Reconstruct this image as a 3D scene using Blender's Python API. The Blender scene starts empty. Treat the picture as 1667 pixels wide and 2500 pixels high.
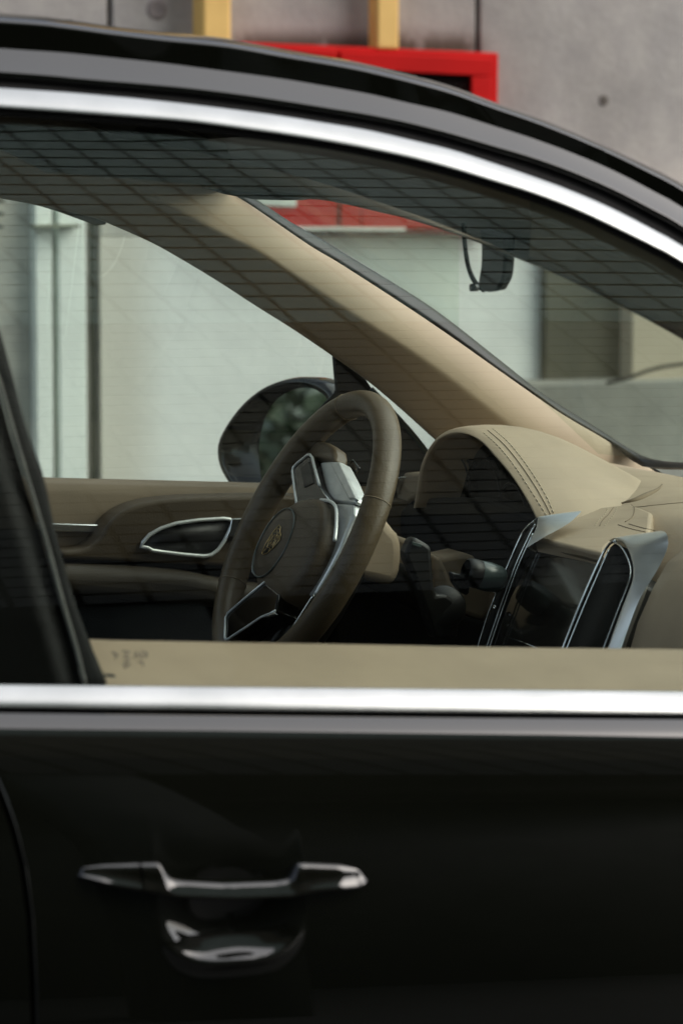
import bpy, bmesh, math, random
from mathutils import Vector, Matrix
random.seed(7)
R = math.radians
sc = bpy.context.scene

# ------------------------------------------------------------------ camera
CAM = Vector((0.0, -3.0, 1.55)); YAW = R(21.0); PITCH = R(5.83)
W0, H0, LENS = 1667.0, 2500.0, 135.0
FPX = LENS / 24.0 * W0
fw = Vector((math.sin(YAW) * math.cos(PITCH), math.cos(YAW) * math.cos(PITCH), -math.sin(PITCH)))
rt = Vector((math.cos(YAW), -math.sin(YAW), 0)); up = rt.cross(fw)
cd = bpy.data.cameras.new("camera"); cam = bpy.data.objects.new("camera", cd)
sc.collection.objects.link(cam); sc.camera = cam
cam.matrix_world = Matrix((rt, up, -fw)).transposed().to_4x4(); cam.location = CAM
cd.sensor_fit = 'VERTICAL'; cd.sensor_height = 36.0; cd.sensor_width = 24.0; cd.lens = LENS
cd.clip_start = 0.05; cd.clip_end = 500
cd.dof.use_dof = True; cd.dof.focus_distance = 4.45; cd.dof.aperture_fstop = 8.5

# ------------------------------------------------------------------ light
world = bpy.data.worlds.new("World"); sc.world = world; world.use_nodes = True
wn = world.node_tree.nodes; wl = world.node_tree.links
for n in list(wn): wn.remove(n)
wo = wn.new('ShaderNodeOutputWorld'); bg = wn.new('ShaderNodeBackground')
sky = wn.new('ShaderNodeTexSky'); sky.sky_type = 'NISHITA'; sky.sun_disc = False
SUN_EL, SUN_AZ = 43.0, 114.0          # azimuth from +Y towards +X
sky.sun_elevation = R(SUN_EL); sky.sun_rotation = R(SUN_AZ)
sky.air_density = 1.0; sky.dust_density = 3.0; sky.ozone_density = 0.6
hs = wn.new('ShaderNodeHueSaturation'); hs.inputs['Saturation'].default_value = 0.52   # overcast: white veil
wl.new(sky.outputs[0], hs.inputs['Color']); wl.new(hs.outputs[0], bg.inputs[0]); wl.new(bg.outputs[0], wo.inputs[0])
bg.inputs[1].default_value = 0.15
sd = bpy.data.lights.new("sun", 'SUN'); so = bpy.data.objects.new("sun", sd); sc.collection.objects.link(so)
sd.energy = 1.5; sd.angle = R(110); sd.color = (1.0, 0.975, 0.95)
sdir = Vector((math.cos(R(SUN_EL)) * math.sin(R(SUN_AZ)), math.cos(R(SUN_EL)) * math.cos(R(SUN_AZ)), math.sin(R(SUN_EL))))
so.rotation_euler = sdir.to_track_quat('Z', 'Y').to_euler(); so.location = (4, 2, 9)

sc.view_settings.view_transform = 'Standard'; sc.view_settings.look = 'None'
sc.view_settings.gamma = 1.0; sc.view_settings.exposure = 0.85
sc.render.engine = 'CYCLES'
cy = sc.cycles
cy.max_bounces = 10; cy.diffuse_bounces = 5; cy.glossy_bounces = 5; cy.transparent_max_bounces = 20
cy.transmission_bounces = 6; cy.use_denoising = True; cy.caustics_reflective = False; cy.caustics_refractive = False
cy.sample_clamp_indirect = 4.0

# ------------------------------------------------------------------ rays
def ray(px, py):
    return (fw + rt * ((px - W0 / 2) / FPX) - up * ((py - H0 / 2) / FPX))
def plane(px, py, p, n):
    d = ray(px, py); return CAM + d * ((p - CAM).dot(n) / d.dot(n))
def PY(px, py, Y):
    d = ray(px, py); return CAM + d * ((Y - CAM.y) / d.y)
def PX(px, py, X):
    d = ray(px, py); return CAM + d * ((X - CAM.x) / d.x)
def PZ(px, py, Z):
    d = ray(px, py); return CAM + d * ((Z - CAM.z) / d.z)
WID = 1.62                       # glass-to-glass width at the belt
def fside(X, Z):
    dz = Z - 1.06
    y = (0.27 * dz + 0.34 * dz * dz) if dz > 0 else 0.0
    return y + 0.035 * (X - 1.1) ** 2
def side(px, py, off=0.0):
    p = PY(px, py, 0.05)
    for _ in range(14): p = PY(px, py, fside(p.x, p.z) + off)
    return p
def far(px, py, off=0.0):
    p = PY(px, py, WID - 0.05)
    for _ in range(14): p = PY(px, py, WID - fside(p.x, p.z) - off)
    return p

# ------------------------------------------------------------------ curves
def res(pts, n):
    """Catmull-Rom resample of a list of tuples to n points, even in chord length"""
    P = [Vector(p) for p in pts]
    if len(P) == 2: return [P[0].lerp(P[1], i / (n - 1)) for i in range(n)]
    Q = [P[0] * 2 - P[1]] + P + [P[-1] * 2 - P[-2]]
    dense = []
    for i in range(1, len(Q) - 2):
        for k in range(16):
            t = k / 16
            a, b, c, d = Q[i - 1], Q[i], Q[i + 1], Q[i + 2]
            dense.append(0.5 * ((2 * b) + (c - a) * t + (2 * a - 5 * b + 4 * c - d) * t * t + (3 * b - a - 3 * c + d) * t ** 3))
    dense.append(P[-1])
    L = [0.0]
    for i in range(1, len(dense)): L.append(L[-1] + (dense[i] - dense[i - 1]).length)
    out = []; j = 0
    for i in range(n):
        s = L[-1] * i / (n - 1)
        while j < len(L) - 2 and L[j + 1] < s: j += 1
        seg = L[j + 1] - L[j]
        out.append(dense[j].lerp(dense[j + 1], 0 if seg == 0 else min(1, (s - L[j]) / seg)))
    return out
def interp(x, tab):
    if x <= tab[0][0]: return tab[0][1]
    for (a, b), (c, d) in zip(tab, tab[1:]):
        if x <= c: return b + (d - b) * (x - a) / (c - a)
    return tab[-1][1]
def sm(t): t = max(0.0, min(1.0, t)); return t * t * (3 - 2 * t)

# ------------------------------------------------------------------ materials
def mat(name, col, rough=0.5, metal=0.0, coat=0.0, coat_rough=0.03, spec=0.5, ior=None, coat_ior=None):
    m = bpy.data.materials.new(name); m.use_nodes = True
    b = m.node_tree.nodes['Principled BSDF']
    b.inputs['Base Color'].default_value = (*col, 1); b.inputs['Roughness'].default_value = rough
    b.inputs['Metallic'].default_value = metal; b.inputs['Coat Weight'].default_value = coat
    b.inputs['Coat Roughness'].default_value = coat_rough; b.inputs['Specular IOR Level'].default_value = spec
    if coat_ior: b.inputs['Coat IOR'].default_value = coat_ior
    return m
def noisy(m, c1, c2, scale, detail=6, lo=0.35, hi=0.65, bump=0.0, bscale=None, bdist=0.002, rough=None, stretch=(1, 1, 1)):
    nt = m.node_tree; N = nt.nodes; L = nt.links; b = N['Principled BSDF']
    tc = N.new('ShaderNodeTexCoord'); mp = N.new('ShaderNodeMapping'); mp.inputs['Scale'].default_value = stretch
    L.new(tc.outputs['Object'], mp.inputs[0])
    n1 = N.new('ShaderNodeTexNoise'); n1.inputs['Scale'].default_value = scale; n1.inputs['Detail'].default_value = detail
    L.new(mp.outputs[0], n1.inputs['Vector'])
    r = N.new('ShaderNodeValToRGB'); r.color_ramp.elements[0].position = lo; r.color_ramp.elements[1].position = hi
    r.color_ramp.elements[0].color = (*c1, 1); r.color_ramp.elements[1].color = (*c2, 1)
    L.new(n1.outputs['Fac'], r.inputs[0]); L.new(r.outputs[0], b.inputs['Base Color'])
    if bump:
        n2 = N.new('ShaderNodeTexNoise'); n2.inputs['Scale'].default_value = bscale or scale * 8; n2.inputs['Detail'].default_value = 4
        L.new(mp.outputs[0], n2.inputs['Vector'])
        bp = N.new('ShaderNodeBump'); bp.inputs['Strength'].default_value = bump; bp.inputs['Distance'].default_value = bdist
        L.new(n2.outputs['Fac'], bp.inputs['Height']); L.new(bp.outputs[0], b.inputs['Normal'])
    if rough:
        mr = N.new('ShaderNodeMapRange'); mr.inputs[3].default_value = rough[0]; mr.inputs[4].default_value = rough[1]
        L.new(n1.outputs['Fac'], mr.inputs[0]); L.new(mr.outputs[0], b.inputs['Roughness'])
    return m
M = {}
M['paint'] = mat('black_brown_paint', (0.010, 0.009, 0.008), 0.45, 0.0, 1.0, 0.02, spec=0.0, coat_ior=1.6)
noisy(M['paint'], (0.0030, 0.0034, 0.0022), (0.0045, 0.0049, 0.0033), 2.0, bump=0.02, bscale=9, bdist=0.01)
M['chrome'] = mat('satin_chrome', (0.80, 0.80, 0.79), 0.17, 1.0); noisy(M['chrome'], (0.28, 0.29, 0.285), (0.33, 0.34, 0.335), 14, rough=(0.20, 0.27))
M['bright'] = mat('polished_chrome', (0.78, 0.80, 0.80), 0.10, 1.0); noisy(M['bright'], (0.74, 0.76, 0.76), (0.82, 0.84, 0.84), 30, rough=(0.07, 0.14))
M['silver'] = mat('brushed_silver', (0.62, 0.65, 0.65), 0.24, 1.0); noisy(M['silver'], (0.70, 0.73, 0.73), (0.80, 0.83, 0.83), 60, rough=(0.20, 0.30))
M['satin'] = mat('satin_metal', (0.75, 0.77, 0.76), 0.42, 0.75); noisy(M['satin'], (0.70, 0.73, 0.72), (0.80, 0.82, 0.81), 40, rough=(0.36, 0.48))
M['vent'] = mat('satin_vent', (0.78, 0.81, 0.80), 0.32, 0.75); noisy(M['vent'], (0.80, 0.81, 0.78), (0.87, 0.88, 0.85), 40, rough=(0.27, 0.36))
M['frame'] = mat('bright_frame', (0.85, 0.88, 0.86), 0.28, 0.35); noisy(M['frame'], (0.82, 0.85, 0.83), (0.88, 0.91, 0.89), 40)
M['rubber'] = mat('black_rubber', (0.010, 0.010, 0.009), 0.7, spec=0.25); noisy(M['rubber'], (0.003, 0.003, 0.0026), (0.006, 0.0056, 0.005), 40)
M['trim'] = mat('black_trim', (0.012, 0.011, 0.009), 0.45, spec=0.4); noisy(M['trim'], (0.005, 0.005, 0.0038), (0.009, 0.008, 0.006), 50, bump=0.15, bscale=900, bdist=0.0005)
M['gloss'] = mat('gloss_black', (0.006, 0.006, 0.006), 0.12, spec=0.5); noisy(M['gloss'], (0.002, 0.002, 0.002), (0.004, 0.0038, 0.0034), 20, rough=(0.08, 0.16))
M['pillar'] = mat('pillar_film', (0.009, 0.009, 0.008), 0.4, spec=0.08); noisy(M['pillar'], (0.002, 0.002, 0.0018), (0.004, 0.004, 0.0035), 25)
M['seal'] = mat('grey_run_channel', (0.10, 0.095, 0.085), 0.6); noisy(M['seal'], (0.08, 0.076, 0.07), (0.12, 0.115, 0.10), 60)
def leather(name, c, k=0.10, bump=0.25, rough=0.55):
    m = mat(name, c, rough, spec=0.35)
    return noisy(m, tuple(x * (1 - k) for x in c), tuple(x * (1 + k) for x in c), 9, bump=bump, bscale=420, bdist=0.0012)
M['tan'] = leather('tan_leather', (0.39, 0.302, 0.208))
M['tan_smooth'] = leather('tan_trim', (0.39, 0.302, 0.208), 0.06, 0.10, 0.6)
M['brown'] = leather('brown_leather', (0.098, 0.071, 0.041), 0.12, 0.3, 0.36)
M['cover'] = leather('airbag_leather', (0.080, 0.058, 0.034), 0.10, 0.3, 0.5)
M['doorshade'] = leather('shaded_door_leather', (0.255, 0.195, 0.128))  # same tan leather, with the cabin's shade put into its colour
M['armrest'] = leather('shaded_armrest_leather', (0.045, 0.035, 0.022), 0.12, 0.3, 0.6)  # armrest leather darkened: the shade below the belt is in its colour
M['headliner'] = leather('headliner_cloth', (0.20, 0.17, 0.12), 0.08, 0.2, 0.9)
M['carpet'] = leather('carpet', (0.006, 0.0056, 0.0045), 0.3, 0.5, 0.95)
M['stitch'] = leather('stitch_thread', (0.50, 0.42, 0.31), 0.05, 0.1, 0.8)
M['seam'] = leather('seam_shadow', (0.20, 0.15, 0.095), 0.05, 0.1, 0.8)
M['gold'] = mat('gold', (0.75, 0.55, 0.25), 0.3, 1.0); noisy(M['gold'], (0.6, 0.42, 0.18), (0.8, 0.6, 0.3), 90)
M['knob'] = mat('stalk_grey', (0.055, 0.075, 0.07), 0.30, spec=0.6); noisy(M['knob'], (0.05, 0.068, 0.064), (0.06, 0.082, 0.076), 40)
M['screen'] = mat('display_glass', (0.018, 0.016, 0.013), 0.09, spec=0.4); noisy(M['screen'], (0.008, 0.0075, 0.006), (0.012, 0.011, 0.009), 12)
M['mirror'] = mat('mirror_silver', (0.86, 0.90, 0.88), 0.01, 1.0); noisy(M['mirror'], (0.60, 0.66, 0.63), (0.64, 0.70, 0.67), 8)
def glass(name, tint, r0=0.08):
    m = bpy.data.materials.new(name); m.use_nodes = True; N = m.node_tree.nodes; L = m.node_tree.links
    N.remove(N['Principled BSDF']); out = N['Material Output']
    tr = N.new('ShaderNodeBsdfTransparent'); tr.inputs[0].default_value = (*tint, 1)
    gl = N.new('ShaderNodeBsdfGlossy'); gl.inputs['Roughness'].default_value = 0.0; gl.inputs[0].default_value = (0.93, 1.0, 0.97, 1)
    lw = N.new('ShaderNodeLayerWeight'); lw.inputs[0].default_value = 0.5
    pw_ = N.new('ShaderNodeMath'); pw_.operation = 'POWER'; pw_.inputs[1].default_value = 5.0; L.new(lw.outputs['Facing'], pw_.inputs[0])
    fr = N.new('ShaderNodeMath'); fr.operation = 'MULTIPLY_ADD'; fr.inputs[1].default_value = 1 - r0; fr.inputs[2].default_value = r0; L.new(pw_.outputs[0], fr.inputs[0])
    mx = N.new('ShaderNodeMixShader'); L.new(fr.outputs[0], mx.inputs[0]); L.new(tr.outputs[0], mx.inputs[1]); L.new(gl.outputs[0], mx.inputs[2])
    L.new(mx.outputs[0], out.inputs[0]); return m
M['glass'] = glass('green_tinted_glass', (0.905, 0.955, 0.915), 0.075)
def thin(name, tint, fac):
    m = glass(name, tint); N = m.node_tree.nodes
    mx = next(n for n in N if n.type == 'MIX_SHADER')
    for l in list(mx.inputs[0].links): m.node_tree.links.remove(l)
    mx.inputs[0].default_value = fac; return m
M['wsglass'] = thin('windscreen_glass', (0.82, 0.88, 0.83), 0.05)
M['clear'] = glass('inner_glass_face', (0.99, 1.0, 0.99), 0.0)
M['privacy'] = glass('privacy_glass', (0.10, 0.11, 0.10), 0.06)
M['etch'] = mat('etched_mark', (0.07, 0.07, 0.06), 0.8); noisy(M['etch'], (0.06, 0.06, 0.05), (0.09, 0.085, 0.07), 50)

# ------------------------------------------------------------------ objects
def link(o): sc.collection.objects.link(o); return o
def setparent(o, parent):
    if parent is None: return
    o.parent = parent
    if parent.type == 'EMPTY': o.matrix_parent_inverse = Matrix.Translation(-parent.location)
def thing(name, label, cat, loc, group=None):
    e = bpy.data.objects.new(name, None); link(e); e.location = loc; e.empty_display_size = 0.1
    e['label'] = label; e['category'] = cat
    if group: e['group'] = group
    return e
def obj(name, verts, faces, m, parent=None, smooth=True, solid=0.0, bevel=0.0, seg=3, sub=0, label=None, mats=None, fmat=None, off=-1):
    me = bpy.data.meshes.new(name); me.from_pydata([tuple(v) for v in verts], [], faces); me.update()
    bm = bmesh.new(); bm.from_mesh(me); bmesh.ops.recalc_face_normals(bm, faces=bm.faces); bm.to_mesh(me); bm.free()
    for mm in (mats or [m]): me.materials.append(M[mm] if isinstance(mm, str) else mm)
    if fmat:
        for p in me.polygons: p.material_index = fmat(p.index)
    if smooth:
        for p in me.polygons: p.use_smooth = True
    o = link(bpy.data.objects.new(name, me)); setparent(o, parent)
    if sub:
        s = o.modifiers.new('sub', 'SUBSURF'); s.levels = sub; s.render_levels = sub
    if solid:
        s = o.modifiers.new('solid', 'SOLIDIFY'); s.thickness = solid; s.offset = off
    if bevel:
        b = o.modifiers.new('bevel', 'BEVEL'); b.width = bevel; b.segments = seg; b.limit_method = 'ANGLE'; b.angle_limit = R(35)
        b.harden_normals = False
    if smooth and (bevel or solid) and not sub:
        try:
            me.set_sharp_from_angle(angle=R(40))
        except Exception: pass
    if label: o['label'] = label
    return o
def gridfaces(nr, nc, close=False):
    f = []
    for i in range(nr - 1):
        for j in range(nc - 1 + (1 if close else 0)):
            k = (j + 1) % nc
            f.append((i * nc + j, i * nc + k, (i + 1) * nc + k, (i + 1) * nc + j))
    return f
def loft(name, rows, m, parent=None, n=None, close=False, **kw):
    if n: rows = [res(r, n) for r in rows]
    V = [v for r in rows for v in r]
    return obj(name, V, gridfaces(len(rows), len(rows[0]), close), m, parent, **kw)
def prism(name, pts, d, m, parent=None, bevel=0.002, **kw):
    """outline pts (3-D, about planar) extruded by vector d"""
    P = [Vector(p) for p in pts]; n = len(P); V = P + [p + d for p in P]
    F = [tuple(range(n)), tuple(range(2 * n - 1, n - 1, -1))] + [(i, (i + 1) % n, n + (i + 1) % n, n + i) for i in range(n)]
    return obj(name, V, F, m, parent, bevel=bevel, **kw)
def tubemesh(path, r, ns=10, closed=False, flat=1.0):
    P = [Vector(p) for p in path]; n = len(P); V = []; F = []
    prev = None
    for i, p in enumerate(P):
        a = P[i - 1] if (i > 0 or closed) else P[i]; b = P[(i + 1) % n] if (i < n - 1 or closed) else P[i]
        t = (b - a).normalized()
        if prev is None:
            u = t.orthogonal().normalized()
        else:
            u = (prev - t * prev.dot(t)); u = u.normalized() if u.length > 1e-6 else t.orthogonal().normalized()
        prev = u; v = t.cross(u)
        rr = r[i] if isinstance(r, (list, tuple)) else r
        for k in range(ns):
            an = 2 * math.pi * k / ns; V.append(p + u * (math.cos(an) * rr) + v * (math.sin(an) * rr * flat))
    for i in range(n - 1 + (1 if closed else 0)):
        j = (i + 1) % n
        for k in range(ns):
            F.append((i * ns + k, i * ns + (k + 1) % ns, j * ns + (k + 1) % ns, j * ns + k))
    if not closed:
        F.append(tuple(range(ns - 1, -1, -1))); F.append(tuple(range((n - 1) * ns, n * ns)))
    return V, F
def tube(name, path, r, m, parent=None, ns=10, closed=False, n=None, **kw):
    if n: path = res(path, n)
    V, F = tubemesh(path, r, ns, closed); return obj(name, V, F, m, parent, **kw)
def box(lo, hi):
    V = [(x, y, z) for x in (lo[0], hi[0]) for y in (lo[1], hi[1]) for z in (lo[2], hi[2])]
    F = [(0, 1, 3, 2), (4, 6, 7, 5), (0, 4, 5, 1), (2, 3, 7, 6), (0, 2, 6, 4), (1, 5, 7, 3)]
    return V, F
def boxobj(name, lo, hi, m, parent=None, bevel=0.0, **kw):
    V, F = box(lo, hi); return obj(name, V, F, m, parent, bevel=bevel, **kw)
def lathe(name, prof, c, ax, m, parent=None, ns=40, **kw):
    """profile [(radius, height)] round axis ax at c"""
    ax = Vector(ax).normalized(); u = ax.orthogonal().normalized(); v = ax.cross(u); V = []
    for r_, h in prof:
        for k in range(ns):
            a = 2 * math.pi * k / ns; V.append(Vector(c) + ax * h + (u * math.cos(a) + v * math.sin(a)) * r_)
    return obj(name, V, gridfaces(len(prof), ns, True), m, parent, **kw)
def structure(o): o['kind'] = 'structure'; return o
def tag(o, label, cat, group=None):
    o['label'] = label; o['category'] = cat
    if group: o['group'] = group
    return o

# ================================================================== SETTING
# ground
gm = mat('asphalt', (0.05, 0.05, 0.048), 0.9); noisy(gm, (0.022, 0.022, 0.020), (0.038, 0.038, 0.035), 3, bump=0.5, bscale=180, bdist=0.004)
structure(obj('ground', [(-60, -40, 0), (60, -40, 0), (60, 60, 0), (-60, 60, 0)], [(0, 1, 2, 3)], gm))
WY = 5.0
def wl_(px, py, o=0.0): return PY(px, py, WY - o)
# concrete wall material with blotches and a dirt band above the red cabinet
def concrete(name, c, stain=None, fade=None, k=1.0):
    m = mat(name, c, 0.85, spec=0.2); nt = m.node_tree; N = nt.nodes; L = nt.links; b = N['Principled BSDF']
    tc = N.new('ShaderNodeTexCoord')
    def noise(s, d, st=(1, 1, 1)):
        mp = N.new('ShaderNodeMapping'); mp.inputs['Scale'].default_value = st; L.new(tc.outputs['Object'], mp.inputs[0])
        n = N.new('ShaderNodeTexNoise'); n.inputs['Scale'].default_value = s; n.inputs['Detail'].default_value = d; n.inputs['Roughness'].default_value = 0.65
        L.new(mp.outputs[0], n.inputs['Vector']); return n.outputs['Fac']
    def ramp(f, a, ca, bb, cb):
        r = N.new('ShaderNodeValToRGB'); r.color_ramp.elements[0].position = a; r.color_ramp.elements[1].position = bb
        r.color_ramp.elements[0].color = (*ca, 1); r.color_ramp.elements[1].color = (*cb, 1); L.new(f, r.inputs[0]); return r.outputs[0]
    def mix(fac, a, bcol, mode='MIX'):
        x = N.new('ShaderNodeMix'); x.data_type = 'RGBA'; x.blend_type = mode
        if isinstance(fac, float): x.inputs[0].default_value = fac
        else: L.new(fac, x.inputs[0])
        L.new(a, x.inputs[6])
        if isinstance(bcol, tuple): x.inputs[7].default_value = (*bcol, 1)
        else: L.new(bcol, x.inputs[7])
        return x.outputs[2]
    base = ramp(noise(2.6, 9), 0.38, tuple(x * (1 - 0.16 * k) for x in c), 0.64, tuple(x * (1 + 0.13 * k) for x in c))
    spots = ramp(noise(11, 6), 0.40, (0.80, 0.79, 0.80), 0.62, (1.07, 1.06, 1.04))
    col = mix(0.55 * k, base, spots, 'MULTIPLY')
    streak = ramp(noise(5, 5, (1, 1, 0.08)), 0.42, (0.84, 0.82, 0.80), 0.6, (1.03, 1.03, 1.03))
    col = mix(0.35 * k, col, streak, 'MULTIPLY')
    if stain:
        x0, x1, z0, z1 = stain
        sp = N.new('ShaderNodeSeparateXYZ'); L.new(tc.outputs['Object'], sp.inputs[0])
        def mr(sock, a, bb):
            r = N.new('ShaderNodeMapRange'); r.interpolation_type = 'SMOOTHSTEP'; r.inputs[1].default_value = a; r.inputs[2].default_value = bb; L.new(sock, r.inputs[0]); return r.outputs[0]
        def math_(op, a, bb):
            q = N.new('ShaderNodeMath'); q.operation = op
            for i, s in enumerate((a, bb)):
                if isinstance(s, (int, float)): q.inputs[i].default_value = s
                else: L.new(s, q.inputs[i])
            return q.outputs[0]
        zf = mr(sp.outputs['Z'], z1, z0)
        xf = math_('MULTIPLY', mr(sp.outputs['X'], x0 - 0.03, x0 + 0.05), mr(sp.outputs['X'], x1 + 0.05, x1 - 0.05))
        nz = ramp(noise(14, 6, (1, 1, 0.5)), 0.28, (0, 0, 0), 0.46, (1, 1, 1))
        f = math_('MULTIPLY', math_('MULTIPLY', zf, xf), nz)
        f = math_('MULTIPLY', f, 0.92)
        col = mix(f, col, (0.055, 0.040, 0.026))
    if fade:
        sp = N.new('ShaderNodeSeparateXYZ'); L.new(tc.outputs['Object'], sp.inputs[0])
        r = N.new('ShaderNodeMapRange'); r.interpolation_type = 'SMOOTHSTEP'; r.inputs[1].default_value = fade[1]; r.inputs[2].default_value = fade[0]; L.new(sp.outputs['X'], r.inputs[0])
        col = mix(r.outputs[0], col, fade[2])
    L.new(col, b.inputs['Base Color'])
    bp = N.new('ShaderNodeBump'); bp.inputs['Strength'].default_value = 0.5; bp.inputs['Distance'].default_value = 0.004
    L.new(noise(60, 5), bp.inputs['Height']); L.new(bp.outputs[0], b.inputs['Normal'])
    return m
a0 = wl_(560, 115); a1 = wl_(1160, 55)
CONC = concrete('raw_concrete', (0.385, 0.363, 0.338), (a0.x, wl_(1170, 115).x, wl_(800, 112).z, wl_(800, 55).z))
CONC2 = concrete('pale_concrete', (0.60, 0.58, 0.52)); CONC3 = concrete('low_wall_concrete', (0.30, 0.30, 0.27))
WHITE = concrete('white_wall_paint', (0.88, 0.88, 0.85)); MINT = concrete('pale_door_paint', (0.84, 0.88, 0.83), k=0.25)
wall = thing('concrete_wall', 'raw grey concrete wall with vertical joints and tie holes behind the car', 'wall', (2.5, WY, 0))
xs = [-7.0, wl_(269, 30).x, wl_(1166, 30).x, 13.0]
for i in range(3):
    boxobj('panel', (xs[i] + 0.006, WY, 0), (xs[i + 1] - 0.006, WY + 0.25, 4.2), CONC, wall, bevel=0.004)
boxobj('joint_backing', (xs[0], WY + 0.03, 0), (xs[3], WY + 0.22, 4.19), concrete('joint_mortar', (0.12, 0.11, 0.10)), wall)
for (px, py, r_) in ((383, 22, 0.017), (1473, 245, 0.0085)):
    c = wl_(px, py)
    lathe('tie_hole', [(0.0001, 0.002), (r_ * 0.45, 0.002), (r_ * 0.8, 0.003), (r_, 0.0035), (r_ * 1.25, 0.002), (r_ * 1.4, 0.0)], c, (0, -1, 0),
          mat('hole_dark', (0.10, 0.085, 0.07), 0.9) if r_ < 0.015 else concrete('plug_mortar', (0.24, 0.21, 0.20)), wall, ns=24)
# lower painted areas of the wall, as slabs standing in front of it
def slab(name, x0, x1, y0, y1, o, th, m, bevel=0.004, parent=wall):
    a = wl_(x0, y0, o); b = wl_(x1, y1, o)
    return boxobj(name, (a.x, WY - o, max(0.0, b.z)), (b.x, WY - o + th, a.z), m, parent, bevel=bevel)
slab('white_render', 244, 1330, 578, 2100, 0.012, 0.011, concrete('weathered_white_paint', (0.86, 0.875, 0.845), None, (wl_(290, 800).x, wl_(430, 800).x, (0.66, 0.63, 0.56)), 0.3))
slab('grey_render', 244, 404, 470, 577, 0.012, 0.011, CONC2)
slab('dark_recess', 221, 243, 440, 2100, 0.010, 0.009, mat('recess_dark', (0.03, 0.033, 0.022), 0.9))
slab('grey_render', -400, 84, 430, 2100, 0.008, 0.007, CONC2)
slab('low_wall', 1290, 2100, 938, 2100, 0.16, 0.159, CONC3)
# pale double-leaf cupboard on the wall
cb = thing('wall_cupboard', 'tall pale green painted cupboard seen through the driver window', 'cupboard', (wl_(150, 800).x, WY - 0.05, 0))
slab('door', 86, 139, 430, 2100, 0.05, 0.049, MINT, 0.003, cb)
slab('door', 143, 220, 430, 2100, 0.05, 0.049, MINT, 0.003, cb)
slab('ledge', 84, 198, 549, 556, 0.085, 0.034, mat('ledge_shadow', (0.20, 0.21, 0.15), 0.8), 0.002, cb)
for k in range(3):
    slab('louvre', -40, 14 - k * 2, 486 + 32 * k, 494 + 32 * k, 0.06, 0.045, mat('louvre_dark', (0.05, 0.055, 0.04), 0.8), 0.002, wall)
# brown sheet door and tan post to the right of the white render
olive = mat('olive_door', (0.16, 0.145, 0.095), 0.7); noisy(olive, (0.085, 0.078, 0.05), (0.12, 0.11, 0.072), 5, bump=0.3, bscale=60, stretch=(1, 1, 0.2))
tanp = mat('tan_board', (0.42, 0.36, 0.26), 0.7); noisy(tanp, (0.38, 0.32, 0.23), (0.46, 0.40, 0.30), 5)
tag(slab('sheet_metal_door', 1332, 1541, 480, 937, 0.04, 0.039, olive, 0.004, None), 'dark olive sheet door seen through the windscreen above the low wall', 'door')
tag(slab('board_panel', 1543, 2100, 480, 937, 0.10, 0.098, tanp, 0.006, None), 'tan board panel beside the olive door above the low wall', 'panel')
arc_pts = [wl_(x, y, 0.32) for x, y in ((1480, 935), (1530, 924), (1580, 905), (1640, 892), (1720, 890), (1800, 930))]
tag(tube('arc_line', arc_pts, 0.004, 'rubber', None, n=30), 'thin dark arc across the tan board panel', 'arc_line')  # thin dark tube drawn along an arc

# yellow pipes
yel = mat('yellow_pipe_paint', (0.72, 0.45, 0.13), 0.5); noisy(yel, (0.66, 0.41, 0.12), (0.77, 0.49, 0.15), 8, rough=(0.4, 0.6))
def pipe(name, px, w, pyb, label, elbow=None):
    D = (wl_(px + w / 2, 60) - wl_(px - w / 2, 60)).x; r_ = D * 0.5
    e = thing(name, label, 'pipe', (wl_(px, pyb).x, WY - r_ - 0.02, 0), 'yellow pipes on the concrete wall')
    c = PY(px, pyb, WY - r_ - 0.02)
    boxobj('upright', (c.x - r_, c.y - r_, c.z - (r_ if elbow else 0)), (c.x + r_, c.y + r_, 4.1), yel, e, bevel=r_ * 0.25)
    if elbow: boxobj('branch', (c.x + r_ + 0.001, c.y - r_, c.z - r_), (elbow, c.y + r_, c.z + r_), yel, e, bevel=r_ * 0.25)
    for zz in (2.6, 3.7):
        boxobj('clamp', (c.x - r_ * 1.12, c.y - r_ * 1.12, zz - 0.014), (c.x + r_ * 1.12, c.y + r_ * 1.05, zz + 0.014), 'silver', e, bevel=0.002)
        boxobj('bracket', (c.x - 0.012, c.y + r_ * 0.9, zz - 0.012), (c.x + 0.012, WY - 0.002, zz + 0.012), 'silver', e)
cabx0 = wl_(590, 300).x; cabx1 = wl_(1217, 300).x
pipe('yellow_pipe', 518, 72, 330, 'thicker yellow pipe bending into the side of the red cabinet', cabx0 - 0.002)
pipe('yellow_pipe', 936, 55, 121, 'thinner yellow pipe running down onto the top of the red cabinet')
# red fire cabinet
redm = mat('red_enamel', (0.5, 0.004, 0.003), 0.6, spec=0.15); noisy(redm, (0.42, 0.003, 0.002), (0.50, 0.004, 0.003), 5, rough=(0.55, 0.7))
cab = thing('fire_cabinet', 'red metal fire cabinet with a black window on the concrete wall', 'cabinet', (wl_(900, 350).x, WY, wl_(900, 560).z))
def qd(x0, y0, x1, y1, x2, y2, x3, y3, o): return [wl_(x, y, o) for x, y in ((x0, y0), (x1, y1), (x2, y2), (x3, y3))]
dback = lambda d: Vector((0, d, 0))
prism('case', qd(590, 102, 1217, 129, 1211, 574, 590, 560, 0.07), dback(0.068), redm, cab, 0.004)
prism('side_door', qd(596, 110, 822, 121, 822, 558, 596, 552, 0.082), dback(0.0115), redm, cab, 0.003)
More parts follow.
